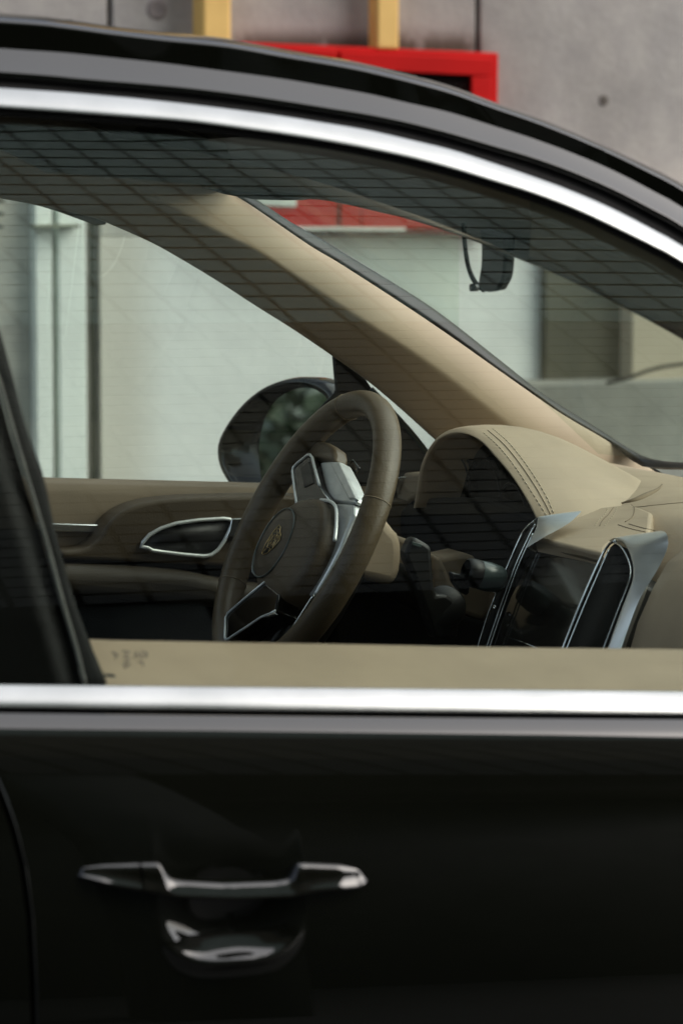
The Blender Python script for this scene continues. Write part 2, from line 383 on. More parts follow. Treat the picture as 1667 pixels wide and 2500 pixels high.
# main door as a frame of four rails round the window
def rail(pts): prism('door_rail', [wl_(x, y, 0.085) for x, y in pts], dback(0.0145), redm, cab, 0.002)
rail([(832, 126), (1204, 143), (1198, 186), (832, 168)]); rail([(1152, 186), (1199, 188), (1196, 560), (1150, 560)])
rail([(832, 170), (880, 172), (880, 556), (832, 554)]); rail([(882, 500), (1149, 500), (1149, 560), (882, 556)])
prism('door_window', [wl_(x, y, 0.076) for x, y in ((881, 172), (1153, 184), (1151, 500), (881, 500))], dback(0.0055), 'gloss', cab, 0.0)
prism('notice', [wl_(x, y, 0.087) for x, y in ((600, 462), (724, 470), (724, 505), (600, 500))], dback(0.004), WHITE, cab, 0.001)
prism('notice', [wl_(x, y, 0.090) for x, y in ((720, 553), (990, 556), (990, 564), (720, 562))], dback(0.004), WHITE, cab, 0.001)

# tiled building across the street (seen only mirrored in glass and paint)
blg = mat('ground_floor_dark', (0.02, 0.02, 0.017), 0.7); noisy(blg, (0.026, 0.030, 0.024), (0.045, 0.050, 0.040), 3)
FY, FZ0, FZ1, FX0, FX1 = -6.2, 4.6, 17.0, -2.0, 8.2
bld = thing('tiled_building', 'building with small stacked facade tiles mirrored in the side window', 'building', (3, FY - 2, 0))
boxobj('ground_floor', (FX0, -9.4, 0), (FX1, -9.0, FZ0), blg, bld)
boxobj('upper_floors', (FX0, -9.5, FZ0), (FX1, FY - 0.02, FZ1), mat('facade_mortar', (0.040, 0.036, 0.026), 0.9), bld)
for xx in (FX0, 2.9, FX1 - 0.5): boxobj('column', (xx, FY - 0.5, 0), (xx + 0.5, FY - 0.03, FZ0), blg, bld)
PIT, LEN = 0.115, 0.26
def tiles(name, z_lo, z_hi, c1, c2, PIT=0.115, gap=0.010):
    m_ = mat(name + '_glaze', c1, 0.45); noisy(m_, c1, c2, 1.1, lo=0.3, hi=0.7)
    V = []; F = []
    for j in range(int(round((z_hi - z_lo) / PIT))):
        z0 = z_lo + j * PIT
        for i in range(int((FX1 - FX0) / LEN)):
            x0 = FX0 + i * LEN; dy = random.uniform(0, 0.004)
            b = len(V); v_, f_ = box((x0 + 0.014, FY - 0.02, z0 + gap), (x0 + LEN - 0.014, FY + dy, z0 + PIT - gap))
            V += v_; F += [tuple(q + b for q in ff) for ff in f_]
    o = obj(name, V, F, m_, bld, smooth=False); o['kind'] = 'stuff'
za = FZ0 + PIT * 8; zs = za + 0.15 * 20
tiles('dark_facade_tiles', FZ0, za, (0.022, 0.019, 0.012), (0.042, 0.036, 0.024)); tiles('brown_facade_tiles', za, zs, (0.080, 0.065, 0.036), (0.135, 0.110, 0.062), 0.15, 0.009)
tiles('green_facade_tiles', zs, FZ1, (0.36, 0.46, 0.37), (0.58, 0.70, 0.59), 0.26, 0.020)

# ================================================================== CAR
car = thing('parked_car', 'dark brown black car with chrome window trim and tan leather interior', 'car', (1.2, 0.81, 0))
XR, XF = -260, 2700
def ext(c, slope_l=None):
    """extend a px curve left and on to the right along the A-pillar"""
    (x0, y0), (x1, y1) = c[0], c[1]; L = (x0 - 900, y0 - 60)
    (xa, ya), (xb, yb) = c[-2], c[-1]; s = (yb - ya) / (xb - xa)
    return [L] + c + [(xb + 350, yb + 350 * (s + 0.06)), (xb + 750, yb + 750 * (s + 0.10)), (xb + 1250, yb + 1250 * (s + 0.115)), (xb + 1750, yb + 1750 * (s + 0.125))]
SIL = ext([(0, 31), (150, 45), (265, 62), (400, 79), (550, 93), (700, 121), (850, 147), (1000, 182), (1100, 210), (1200, 247), (1320, 289), (1455, 345), (1600, 414), (1667, 450)])
GT = ext([(0, 118), (150, 128), (280, 141), (400, 154), (500, 167), (600, 180), (700, 194), (800, 211), (900, 229), (1000, 252), (1100, 275), (1200, 306), (1300, 338), (1400, 375), (1500, 418), (1600, 470), (1667, 508)])
GB = ext([(0, 185), (200, 202), (400, 218), (500, 228), (600, 241), (700, 256), (800, 272), (900, 288), (1000, 308), (1100, 334), (1200, 363), (1300, 392), (1400, 428), (1500, 471), (1600, 522), (1667, 560)])
CT = ext([(0, 213), (200, 227), (400, 246), (600, 270), (700, 284), (800, 300), (900, 317), (1000, 340), (1100, 364), (1200, 396), (1300, 430), (1400, 467), (1500, 511), (1600, 563), (1667, 601)])
CB = ext([(0, 263), (200, 277), (400, 292), (500, 302), (600, 316), (700, 330), (800, 346), (900, 365), (1000, 386), (1100, 412), (1200, 442), (1300, 473), (1400, 511), (1500, 557), (1600, 606), (1667, 643)])
RB = ext([(0, 285), (200, 298), (400, 313), (600, 338), (800, 365), (1000, 406), (1200, 461), (1400, 530), (1500, 575), (1600, 625), (1667, 662)])
NC = 150
def crv(c): 
    P = res([(x, y, 0) for x, y in c], NC); return [(p.x, p.y) for p in P]
SIL, GT, GB, CT, CB, RB = map(crv, (SIL, GT, GB, CT, CB, RB))
def mixc(a, b, t): return [(x0 + (x1 - x0) * t, y0 + (y1 - y0) * t) for (x0, y0), (x1, y1) in zip(a, b)]
def onside(c, off): return [side(x, y, off) for x, y in c]

# --- roof: rail band (dark), frame band (sky-lit), then over the top to the far side
def facet(c0, off0, tilt, c1, rows=4, tilt1=None):
    """rows of a strip rising from curve c0 (at offset off0) whose normal leans up by tilt degrees; c1 fixes the px of its top"""
    base = onside(c0, off0); out = [base]
    for k in range(1, rows + 1):
        t = k / rows; cc = mixc(c0, c1, t); row = []
        th = R(tilt + ((tilt1 if tilt1 is not None else tilt) - tilt) * t * 0.5)
        for (x, y), p in zip(cc, base):
            n = Vector((0, -math.cos(th), math.sin(th))); row.append(plane(x, y, p, n))
        out.append(row)
    return out
gap_in = 0.012
GBp = onside(GB, 0.004)
band = facet(GB, 0.004, 50, GT, 5, 44)
loft('window_frame_band', [onside(mixc(GB, CT, 0.35), 0.024)] + band, 'paint', car)
top0 = band[-1]
# dark roof rail rises steeply and rolls over at the silhouette
rail_rows = []
for k in range(0, 17):
    t = k / 16; cc = mixc(GT, SIL, t); row = []
    inset = 0.006 + 0.006 * t + 0.6 * max(0, t - 0.75) ** 2
    for (x, y), p in zip(cc, top0): row.append(PY(x, y, p.y + inset))
    rail_rows.append(row)
# over the top: from the silhouette inward
roll = []
last = rail_rows[-1]
for dy, dz in ((0.03, 0.0008), (0.08, 0.002), (0.16, 0.004), (0.30, 0.007), (0.5, 0.009)):
    roll.append([Vector((p.x, p.y + dy, p.z + dz)) for p in last])
mir = lambda p: Vector((p.x, WID - p.y, p.z))
roof_rows = rail_rows + roll + [[mir(p) for p in r] for r in reversed(roll)] + [[mir(p) for p in r] for r in reversed(rail_rows)]
xcut = [i for i in range(NC) if top0[i].x < 1.50]
kcut = xcut[-1] + 1
loft('roof', [r[:kcut] for r in roof_rows], 'paint', car)
loft('pillar_skin', [r[kcut - 1:] for r in rail_rows + roll[:2]], 'paint', car)
# thin bright line along the rail
tube('roof_strip', [PY(x, y, p.y + 0.004) for (x, y), p in zip(mixc(GT, SIL, 0.62), rail_rows[10])][:-8], 0.0016, 'trim', car, 8)

# --- near front door -------------------------------------------------
BELT0 = side(0, 1740, -0.024); BELT1 = side(1667, 1757, -0.024)
def zbelt(X): return BELT0.z + (BELT1.z - BELT0.z) * (X - BELT0.x) / (BELT1.x - BELT0.x)
TH = [(0, 54), (0.004, 51), (0.0098, 46), (0.0118, 34), (0.020, 26), (0.05, 19), (0.10, 11), (0.20, 5), (0.30, 1), (0.45, -3), (0.7, -8)]
VT = [i * 0.0005 for i in range(0, 1600)]; YT = [0.0]
for v in VT[1:]: YT.append(YT[-1] - min(3.0, math.tan(R(interp(v, TH)))) * 0.0005)
def ybody(v):
    i = max(0, min(len(VT) - 2, int(v / 0.0005))); t = v / 0.0005 - i
    return YT[i] + (YT[i + 1] - YT[i]) * max(0, min(1, t))
dc = PY(560, 2186, -0.07)         # dish centre
DW, DH, DD = 0.056, 0.047, 0.0085
def skin(X, v, dish=True):
    Z = zbelt(X) - v; Y = ybody(v) + 0.035 * (X - 1.1) ** 2 - 0.024
    if dish:
        u = (X - dc.x) / DW
        if abs(u) < 1.15 and abs(Z - dc.z) < 0.09:
            w = Z - (dc.z - DH * (1 - 0.30 * abs(u) ** 4))
            Y -= 0.009 * math.cos(math.pi / 2 * u / 1.15) ** 1.1 * math.exp(-((w + 0.005) / 0.0055) ** 2)
            if w > 0: Y += DD * math.cos(math.pi / 2 * u / 1.15) ** 1.3 * sm(w / 0.019) * (1 - sm((w - 0.019) / 0.075))
    return Vector((X, Y, Z))
hx0, hx1 = dc.x - 0.085, dc.x + 0.085
def samples(a, b, fine0, fine1, cs, fs):
    s = []; x = a
    while x < b:
        s.append(x); x += fs if fine0 <= x < fine1 else cs
    s.append(b); return s
SHUT = [(-120, 1690), (-60, 1800), (0, 1919), (30, 2020), (48, 2110), (60, 2230), (64, 2400), (64, 2700), (60, 3200)]
def shut_x(v):
    """X of the shut line at depth v below the belt"""
    pts = shut_x.pts
    return interp(v, pts)
shut_x.pts = []
for (x, y) in SHUT:
    p = PY(x, y, -0.06); shut_x.pts.append((zbelt(p.x) - p.z, p.x))
shut_x.pts.sort()
VS = [0, .001, .002, .003, .004, .0055, .007, .0085, .0095, .0105, .012, .014, .017, .021, .026, .032, .04] + samples(0.05, 0.72, 0.10, 0.29, 0.012, 0.0022)
XS = samples(0.0, 1.0, (hx0 - 0.40) / 1.6, (hx1 - 0.40) / 1.6, 0.02 / 1.6, 0.0022 / 1.6)
NXD = 190
def door_rows(x_of, n, dish, nx):
    rows = []
    for v in VS:
        row = []
        for i in range(nx): row.append(skin(x_of(i, v), v, dish))
        rows.append(row)
    return rows
def xf_front(i, v):
    a = shut_x(v) + 0.0025; e = 2.12
    # fine steps across the handle
    n1, n2, n3 = 30, 85, 40
    if i < n1: return a + (hx0 - a) * i / n1
    if i < n1 + n2: return hx0 + (hx1 - hx0) * (i - n1) / n2
    return hx1 + (e - hx1) * (i - n1 - n2) / (n3 - 1)
fr = door_rows(xf_front, None, True, 155)
# turned-in edges at the shut line
for r_ in fr:
    r_.insert(0, r_[0] + Vector((-0.0008, 0.002, 0))); r_.insert(0, r_[0] + Vector((0.0, 0.02, 0)))
front_door = loft('passenger_door', fr, 'paint', car, label='glossy dark passenger door with chrome belt strip')
def xf_rear(i, v):
    b = shut_x(v) - 0.0025; a = -0.35
    return a + (b - a) * i / 39
rr_ = door_rows(xf_rear, None, False, 40)
rear_door = loft('rear_door', rr_, 'paint', car)
loft('shut_gap', [[skin(shut_x(v) - 0.02, v, False) + Vector((0, 0.022, 0)), skin(shut_x(v) + 0.02, v, False) + Vector((0, 0.022, 0))] for v in VS], 'rubber', car)
loft('front_wing', [[skin(2.126 + 1.2 * i / 20, v, False) for i in range(21)] for v in VS], 'paint', car)
loft('rear_wing', [[skin(-1.3 + 0.945 * i / 20, v, False) for i in range(21)] for v in VS], 'paint', car)

# chrome belt strip: convex profile along the window bottom
def tilt_strip(name, cT, cB, off, m, parent, prof, tuck=0.012):
    """strip climbing from px curve cB to cT; prof = [(t, tilt)] gives the lean of its normal"""
    rows = [[side(x, y, off) for x, y in cB]]
    for (t0, a0_), (t1, a1_) in zip(prof, prof[1:]):
        th = R((a0_ + a1_) / 2); n = Vector((0, -math.cos(th), math.sin(th)))
        rows.append([plane(x, y, p, n) for (x, y), p in zip(mixc(cB, cT, t1), rows[-1])])
    rows = [[p + Vector((0, tuck, 0.0015)) for p in rows[0]]] + rows + [[p + Vector((0, tuck, -0.002)) for p in rows[-1]]]
    return loft(name, rows, m, parent)
CPROF = [(0, 8), (0.05, 24), (0.14, 34), (0.28, 40), (0.45, 44), (0.65, 48), (0.85, 52), (0.95, 55), (1.0, 62)]
def strip(name, cT, cB, bulge, m, parent, prof):
    rows = []
    for t, o in prof:
        rows.append([side(x, y, -bulge * o) for x, y in mixc(cT, cB, t)])
    return loft(name, rows, m, parent)
bt = [(-900 + 60 * i, 1671 + (-900 + 60 * i) * 17 / 1667) for i in range(76)]
bb = [(x, y + 58) for x, y in bt]
PROF = [(0.0, -1.0), (0.0, -0.2), (0.06, 0.12), (0.20, 0.55), (0.40, 0.86), (0.62, 1.05), (0.82, 1.14), (0.93, 1.12), (1.0, 0.85), (1.0, -0.6)]
tilt_strip('belt_moulding', bt, bb, -0.020, 'chrome', front_door, CPROF)
bg0 = [(x, y + 0) for x, y in bb]; bg1 = [(x, y + 12) for x, y in bb]
strip('belt_seal', bg0, bg1, 0.004, 'rubber', front_door, [(0, -1.5), (0.2, -0.4), (0.5, -0.2), (1, -0.6), (1, -2)])
# upper chrome window moulding and rubbers
cut = NC - 3
tilt_strip('window_moulding', CT[:cut], CB[:cut], -0.012, 'chrome', front_door, CPROF)
gapm = strip('frame_gap', mixc(GB, CT, -0.05)[:cut], mixc(CT, CB, 0.15)[:cut], 0.012, 'rubber', front_door, [(0, -1.6), (0.2, -1.0), (0.6, -0.9), (1, -1.0)])
strip('window_seal', mixc(CB, RB, -0.25)[:cut], RB[:cut], 0.006, 'rubber', front_door, [(0, -1.0), (0.15, 0.2), (0.5, 0.35), (0.9, 0.0), (1.0, -0.9)])

# side glass, curved, real thickness; left border follows the pillar
PE = [(0, 806), (66, 1050), (106, 1160), (135, 1290), (175, 1440), (205, 1530), (262, 1668)]     # edge of the black pillar film
HL = [(-110, 560), (0, 936), (32, 1050), (80, 1210), (120, 1348), (154, 1475), (186, 1582), (207, 1667), (214, 1700)]
def glass_sheet(name, surf, rows_px, m, parent, off, th=0.004, sgn=1):
    outer = [[surf(x, y, off) for x, y in r] for r in rows_px]
    inner = [[Vector((p.x, p.y + th * sgn, p.z)) for p in r] for r in outer]
    nr, nc = len(outer), len(outer[0]); V = [v for r in outer for v in r] + [v for r in inner for v in r]
    F = gridfaces(nr, nc); k = len(F); F += [tuple(reversed([q + nr * nc for q in f])) for f in gridfaces(nr, nc)]
    me = bpy.data.meshes.new(name); me.from_pydata([tuple(v) for v in V], [], F); me.update()
    me.materials.append(M[m]); me.materials.append(M['clear'])
    for p in me.polygons: p.material_index = 0 if p.index < k else 1; p.use_smooth = True
    o = link(bpy.data.objects.new(name, me)); setparent(o, parent); return o
gtop = mixc(CB, RB, 0.4)[:cut]; gbot = [(x, 1725 + x * 17 / 1667) for x, _ in gtop]
grow = []
for k in range(28):
    t = k / 27; grow.append([(a[0], min(a[1], b[1] - 2) + (b[1] - min(a[1], b[1] - 2)) * t) for a, b in zip(gtop, gbot)])
glass_sheet('window_glass', side, grow, 'glass', front_door, 0.003)
# pillar film left of the glass edge, run channel highlight
pe = res([(x, y, 0) for x, y in [(-130, 420)] + PE], 30); hl = res([(x, y, 0) for x, y in HL], 30)
loft('pillar_cover', [[side(p.x - 420 * t, p.y, 0.012) for p in hl] for t in (0.02, 0.2, 0.5, 0.8, 1.2, 2.0)], 'pillar', front_door, solid=0.006)
loft('pillar_cover', [[side(p.x * (1 - t) + q.x * t, p.y * (1 - t) + q.y * t, 0.022) for p, q in zip(hl, pe)] for t in (0, 0.3, 0.6, 1.0)], 'rubber', front_door, solid=0.006)
tube('run_channel', [side(p.x, p.y, 0.010) for p in hl], 0.0022, 'seal', front_door, 8)
# inner door top (tan) seen just inside the glass
st = [(222, 1566), (300, 1569), (480, 1572), (833, 1578), (1267, 1586), (1667, 1590), (2000, 1594), (2500, 1600)]
st = [(p.x, p.y) for p in res([(x, y, 0) for x, y in st], 40)]
def sill(t):   # t 0 = at the glass, 1 = inner top edge
    r_ = []
    for x, y in st:
        yb = 1682 + x * 17 / 1667
        off = 0.026 + 0.085 * t; r_.append(side(x + (36 * (1 - t) ** 2 if x < 240 else 0), yb + (y - yb) * (t ** 0.82), off))
    return r_
rows = [[p + Vector((0, 0.0, -0.04)) for p in sill(0)]] + [sill(k / 8) for k in range(9)]
last = rows[-1]
rows += [[p + Vector((0, 0.012, 0.0005)) for p in last], [p + Vector((0, 0.024, -0.006)) for p in last], [p + Vector((0, 0.034, -0.03)) for p in last], [p + Vector((0, 0.036, -0.30)) for p in last]]
loft('door_top_panel', rows, 'tan', front_door)
boxobj('inner_door_end', (side(100, 1600, 0).x - 0.5, 0.05, 0.4), (side(236, 1600, 0.1).x, 0.10, side(100, 1640, 0.08).z), 'trim', front_door, bevel=0.004)
# etched mark on the glass (unreadable small signs)
def strokes(name, polys, surf_off, r_, m, parent):
    V = []; F = []
    for pl in polys:
        path = [side(x, y, surf_off) for x, y in pl]
        v_, f_ = tubemesh(path, r_, 6); b = len(V); V += v_; F += [tuple(q + b for q in ff) for ff in f_]
    return obj(name, V, F, m, parent)
strokes('glass_mark', [[(274, 1592), (288, 1600), (280, 1606)], [(300, 1590), (316, 1590), (303, 1606), (318, 1607)], [(330, 1608), (331, 1592), (345, 1607), (346, 1590)],
                       [(352, 1590), (360, 1598), (352, 1606)], [(303, 1618), (312, 1614), (316, 1624), (306, 1630), (302, 1622)], [(338, 1616), (348, 1616), (350, 1626)]], 0.0015, 0.0008, 'etch', front_door)

# door handle: cap + grip, body coloured, bowing outwards
HT = [(169, 2124), (205, 2113), (249, 2107), (330, 2103), (386, 2101), (394, 2110), (402, 2129), (420, 2144), (446, 2147), (548, 2152), (676, 2148), (705, 2142), (712, 2124), (716, 2108), (724, 2102), (823, 2107), (870, 2114), (890, 2120), (897, 2132)]
HB = [(169, 2126), (191, 2139), (255, 2158), (338, 2174), (430, 2188), (574, 2193), (700, 2188), (765, 2174), (830, 2168), (867, 2163), (890, 2148), (897, 2136)]
OUT = [(169, 0.0), (200, 0.005), (300, 0.009), (420, 0.012), (560, 0.013), (700, 0.012), (820, 0.009), (880, 0.005), (897, 0.0)]
def handle_part(x0, x1, n, name):
    rows = []
    for i in range(n):
        x = x0 + (x1 - x0) * i / (n - 1); yt = interp(x, HT); yb = interp(x, HB); o = interp(x, OUT)
        surf = -0.065
        fo_ = interp(x, [(169, 0.2), (380, 0.35), (420, 0.92), (690, 0.92), (724, 0.35), (897, 0.2)]); pt = PY(x, yt, surf - o * fo_); pb = PY(x, yb, surf - o); h = max(0.0008, pt.z - pb.z)
        yo = surf - o
        g = interp(x, [(169, 0.5), (330, 0.4), (420, 1.0), (690, 1.0), (740, 0.35), (897, 0.5)])
        lip = min(0.0085, 0.62 * h)
        P = [(surf + 0.004 - o * 0.3, pb.z + h * 0.98), (yo * 0.45 + surf * 0.55, pb.z + h * 1.0), (yo * 0.8 + surf * 0.2 - 0.002, pb.z + h * 0.92), (yo - lip * (0.12 + 0.2 * g), pb.z + h * (0.60 + 0.10 * g)), (yo - lip * (0.30 + 0.32 * g), pb.z + h * (0.36 + 0.04 * g)), (yo - lip * (0.62 + 0.24 * g), pb.z + h * 0.20), (yo - lip, pb.z + h * 0.06), (yo - lip * 0.9, pb.z + h * 0.0), (yo - lip * 0.4, pb.z - 0.001), (yo + 0.004, pb.z + 0.000), (surf + 0.004 - o * 0.5, pb.z + h * 0.3)]
        rows.append([Vector((pt.x, y_, z_)) for y_, z_ in P])
    o = loft(name, rows, 'paint', front_door, close=True, sub=1)
    return o
handle_part(169, 336, 22, 'handle_cap'); handle_part(341, 897, 70, 'door_handle')
lp = PY(410, 2215, -0.068); boxobj('brown_square', (lp.x - 0.008, -0.069, lp.z - 0.007), (lp.x + 0.008, -0.060, lp.z + 0.007), mat('dull_brown', (0.05, 0.042, 0.035), 0.5), front_door, bevel=0.002)  # small brownish square block below the handle

# ------------------------------------------------------------------ far side
def cy_(c, n=40): return [(p.x, p.y) for p in res([(x, y, 0) for x, y in c], n)]
LOW = [(-500, 395), (-200, 437), (0, 473), (130, 503), (220, 534), (258, 548), (357, 591), (420, 625), (520, 685), (620, 750), (700, 800), (760, 840), (812, 876), (891, 932), (975, 1003), (1062, 1082), (1120, 1135)]
far_door = None
# A-pillar trim with a soft ridge
lowP = [far(x, y, 0.078) for x, y in cy_([(-120, 470), (60, 500)] + LOW[4:], 60)]
ridge = [(-120, 300), (150, 370), (330, 450), (430, 510), (560, 580), (628, 612), (834, 748), (1046, 887), (1258, 1050), (1330, 1112), (1380, 1150)]
ridP = [far(x, y, 0.116) for x, y in cy_(ridge, 60)]
uppr = [(-60, 180), (200, 290), (330, 350), (470, 420), (579, 477), (680, 545), (760, 600), (833, 643), (1046, 782), (1258, 931), (1365, 1005), (1471, 1067), (1548, 1115), (1600, 1150)]
uppP = [far(x, y, 0.078) + Vector((0, 0, 0)) for x, y in cy_(uppr, 60)]
rows = []
def rmix(A, B, t, bul=0.0): return [a.lerp(b, t) + Vector((0, -bul * 4 * t * (1 - t), bul * 2 * t * (1 - t))) for a, b in zip(A, B)]
rows += [[p + Vector((0.022, 0.045, 0.004)) for p in lowP], lowP]
for t in (0.1, 0.25, 0.5, 0.75, 0.9): rows.append(rmix(lowP, ridP, t, 0.006))
for t in (0.0, 0.08, 0.2, 0.4, 0.7, 0.92, 1.0): rows.append(rmix(ridP, uppP, t, 0.005))
rows += [[p + Vector((0.02, 0.02, -0.012)) for p in uppP]]
pill = loft('pillar_trim', rows, 'tan_smooth', car, sub=1)
ov = []
for k in range(24):
    a = 2 * math.pi * k / 24; x = 516 + 40 * math.cos(a) + 9 * math.sin(a); y = 592 + 22 * math.sin(a) + 17 * math.cos(a)
    t = 0.5; ov.append(far(x, y, 0.0935))
loft('pillar_skin', [[p + Vector((0.03, 0.03, -0.01)) for p in uppP], [p + Vector((0.03, 0.07, -0.01)) for p in uppP], [p + Vector((0.02, 0.09, 0.0)) for p in ridP], [p + Vector((0.045, 0.085, 0.012)) for p in lowP], [p + Vector((0.026, 0.05, 0.006)) for p in lowP]], 'paint', car)
# windscreen seal strip
sU = [(560, 440), (624, 485), (715, 545), (793, 588), (833, 614), (1046, 745), (1205, 867), (1312, 952), (1369, 990), (1471, 1054), (1560, 1110), (1610, 1128), (1667, 1134), (1800, 1140), (2100, 1150)]
sL = [(545, 450), (579, 477), (680, 545), (760, 600), (833, 643), (1046, 782), (1205, 894), (1312, 966), (1369, 1008), (1471, 1067), (1548, 1115), (1590, 1143), (1667, 1147), (1800, 1154), (2100, 1166)]
def ws_depth(px): return interp(px, [(540, 1.37), (800, 1.43), (1050, 1.47), (1300, 1.49), (1480, 1.49), (1570, 1.44), (1667, 1.30), (1800, 1.10), (2100, 0.75)])
u_ = cy_(sU, 60); l_ = cy_(sL, 60)
A = [PY(x, y, ws_depth(x)) for x, y in l_]; B = [PY(x, y, ws_depth(x) + 0.012) for x, y in u_]
loft('windscreen_seal', [[p + Vector((0, 0.03, 0)) for p in A], A, rmix(A, B, 0.3, 0.001), rmix(A, B, 0.7, 0.001), B, [p + Vector((0.01, 0.03, 0)) for p in B]], 'trim', car)

# roof lining: far cant rail, headliner, header with visors, near pillar trim
cant = [far(x, y, 0.05) for x, y in cy_(LOW[:6], 30)]
def lift(P, dy, dz): return [p + Vector((0, dy, dz)) for p in P]
rows = [lift(cant, 0.04, -0.002), cant, lift(cant, -0.014, 0.010), lift(cant, -0.03, 0.045), lift(cant, -0.06, 0.09), lift(cant, -0.14, 0.125), lift(cant, -0.4, 0.14), [Vector((p.x, 0.50, p.z + 0.12)) for p in cant], [Vector((p.x, 0.36, p.z + 0.07)) for p in cant]]
loft('headliner', rows, 'headliner', car)
HD = [(420, 440), (500, 463), (579, 477), (640, 484), (720, 486), (800, 490), (927, 518), (1004, 537), (1119, 574), (1200, 604), (1252, 625), (1325, 655)]
def hdX(px): return 1.515 + 0.02 * math.sin(max(0, min(1, (px - 560) / 760)) * math.pi)
hd = [PX(x, y, hdX(x)) for x, y in cy_(HD, 50)]
rows = [[p + Vector((0.0, 0, 0.075 + 0.02 * sm((p.y - 0.4) / 0.7))) for p in hd], [p + Vector((0.03, 0, 0.012)) for p in hd], hd, [p + Vector((-0.012, 0, 0.004)) for p in hd], [p + Vector((-0.05, 0, 0.022)) for p in hd], [p + Vector((-0.12, 0, 0.045)) for p in hd], [p + Vector((-0.25, 0.0, 0.075)) for p in hd], [p + Vector((-0.5, 0.0, 0.095)) for p in hd]]
loft('header_trim', rows, 'headliner', car)
NP = [(1290, 640), (1325, 655), (1420, 700), (1522, 751), (1667, 830), (1800, 915), (2000, 1050), (2300, 1270)]
npts = [PY(x, y, interp(x, [(1290, 0.34), (1400, 0.27), (1667, 0.23), (2300, 0.12)])) for x, y in cy_(NP, 40)]
oc = [p for p in zip(*[iter([])] * 1)]
def rb_at(x):
    for (x0, y0), (x1, y1) in zip(RB, RB[1:]):
        if x0 <= x <= x1: return y0 + (y1 - y0) * (x - x0) / (x1 - x0)
    return RB[-1][1]
outr = [side(x, rb_at(x) - 18, 0.03) for x, y in cy_(NP, 40)]
loft('pillar_trim', [[p + Vector((0.04, 0.0, 0.02)) for p in npts], npts, rmix(npts, outr, 0.15, 0.004), rmix(npts, outr, 0.5, 0.008), outr, [p + Vector((0, 0.03, 0.004)) for p in outr]], 'headliner', car)
nt = [side(x, y, 0.03) for x, y in [c for c in mixc(CB, RB, 0.2) if -900 < c[0] < 1420]]
loft('cant_trim', [nt, [p + Vector((0, 0.02, -0.004)) for p in nt], [p + Vector((0, 0.06, 0.012)) for p in nt], [p + Vector((0, 0.16, 0.05)) for p in nt]], 'headliner', car)
prism('headliner_corner', [PY(x, y, 1.37) for x, y in ((60, 262), (200, 285), (330, 345), (470, 415), (579, 472), (720, 470), (900, 440), (900, 300), (400, 262))], Vector((0, 0.012, 0)), 'headliner', car, 0.0)
# small gloss catch and light chips where visor meets the header
prism('visor_clip', [PX(x, y, 1.50) for x, y in ((498, 458), (560, 463), (640, 477), (724, 485), (700, 489), (620, 487), (545, 474))], Vector((0.02, 0, 0)), 'trim', car, 0.001)

# rear-view mirror
MX = 1.52
def mz(pts, X): return [PX(x, y, X) for x, y in pts]
mblock = cy_([(1168, 560), (1173, 600), (1172, 650), (1166, 690), (1172, 708), (1185, 714), (1210, 711), (1216, 702), (1226, 680), (1230, 645), (1232, 610), (1232, 580)], 30)
rvm = prism('rear_view_mirror', mz(mblock, MX), Vector((0.012, 0.0, 0.002)), 'trim', car, 0.004)
loopp = cy_([(1131, 545), (1133, 580), (1137, 620), (1144, 655), (1155, 682), (1168, 698), (1180, 708)], 24)
tube('mirror_stem', [PX(x, y, MX + 0.01) for x, y in loopp], 0.0026, 'rubber', rvm, 8)
lathe('mirror_button', [(0.0001, -0.004), (0.004, -0.004), (0.004, 0.004), (0.0001, 0.004)], PX(1157, 702, MX), (-1, 0, 0), 'gloss', rvm, 12)

# far window glass + windscreen
frow = []
for k in range(10):
    t = k / 9; frow.append([(-700 + 70 * i, 380 + (1260 - 380) * t) for i in range(27)])
fo = glass_sheet('driver_window', far, frow, 'glass', car, -0.01, 0.004, 1)
def wsP(u, v):   # u 0 far..1 near, v 0 top..1 base
    y = 1.36 - 1.10 * u; bow = 0.07 * math.sin(math.pi * u)
    tx, tz = 1.52 + bow * 0.7, 1.475 + 0.012 * math.sin(math.pi * u)
    bx, bz = 2.06 + bow * 1.6, 1.125
    yy = y + (0.09 if u < 0.5 else -0.09) * (abs(u - 0.5) * 2) * v
    return Vector((tx + (bx - tx) * v + 0.012 * math.sin(math.pi * v), yy, tz + (bz - tz) * v + 0.022 * math.sin(math.pi * v)))
wr = [[wsP(i / 16, j / 8) for i in range(17)] for j in range(9)]
obj('windscreen', [p for r in wr for p in r] , gridfaces(9, 17), 'wsglass', car)

# far door inner panel
def fd(px, py, Y): return PY(px, py, Y)
def dp_row(y0, y1, Y): return [fd(x, y0 + (y1 - y0) * (x + 600) / 1800, Y) for x in range(-600, 1201, 60)]
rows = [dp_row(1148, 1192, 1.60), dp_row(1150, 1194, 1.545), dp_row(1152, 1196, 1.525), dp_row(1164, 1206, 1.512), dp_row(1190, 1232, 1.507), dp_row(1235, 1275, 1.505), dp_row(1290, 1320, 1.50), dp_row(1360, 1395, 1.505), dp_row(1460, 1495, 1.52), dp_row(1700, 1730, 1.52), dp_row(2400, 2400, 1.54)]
fdoor = loft('driver_door_panel', rows, 'doorshade', car, label='tan inner panel of the driver door with chrome handle bezel')
pad = cy_([(150, 1345), (215, 1338), (247, 1310), (268, 1276), (300, 1250), (345, 1230), (430, 1217), (560, 1212), (700, 1211), (900, 1216), (1000, 1222)], 40) + [(1000, 1400), (600, 1385), (150, 1365)]
prism('armrest_pad', [fd(x, y, 1.455) for x, y in pad], Vector((0, 0.05, 0)), 'cover', fdoor, 0.016, seg=5)  # pad in the dark hub leather, its shade put into the colour
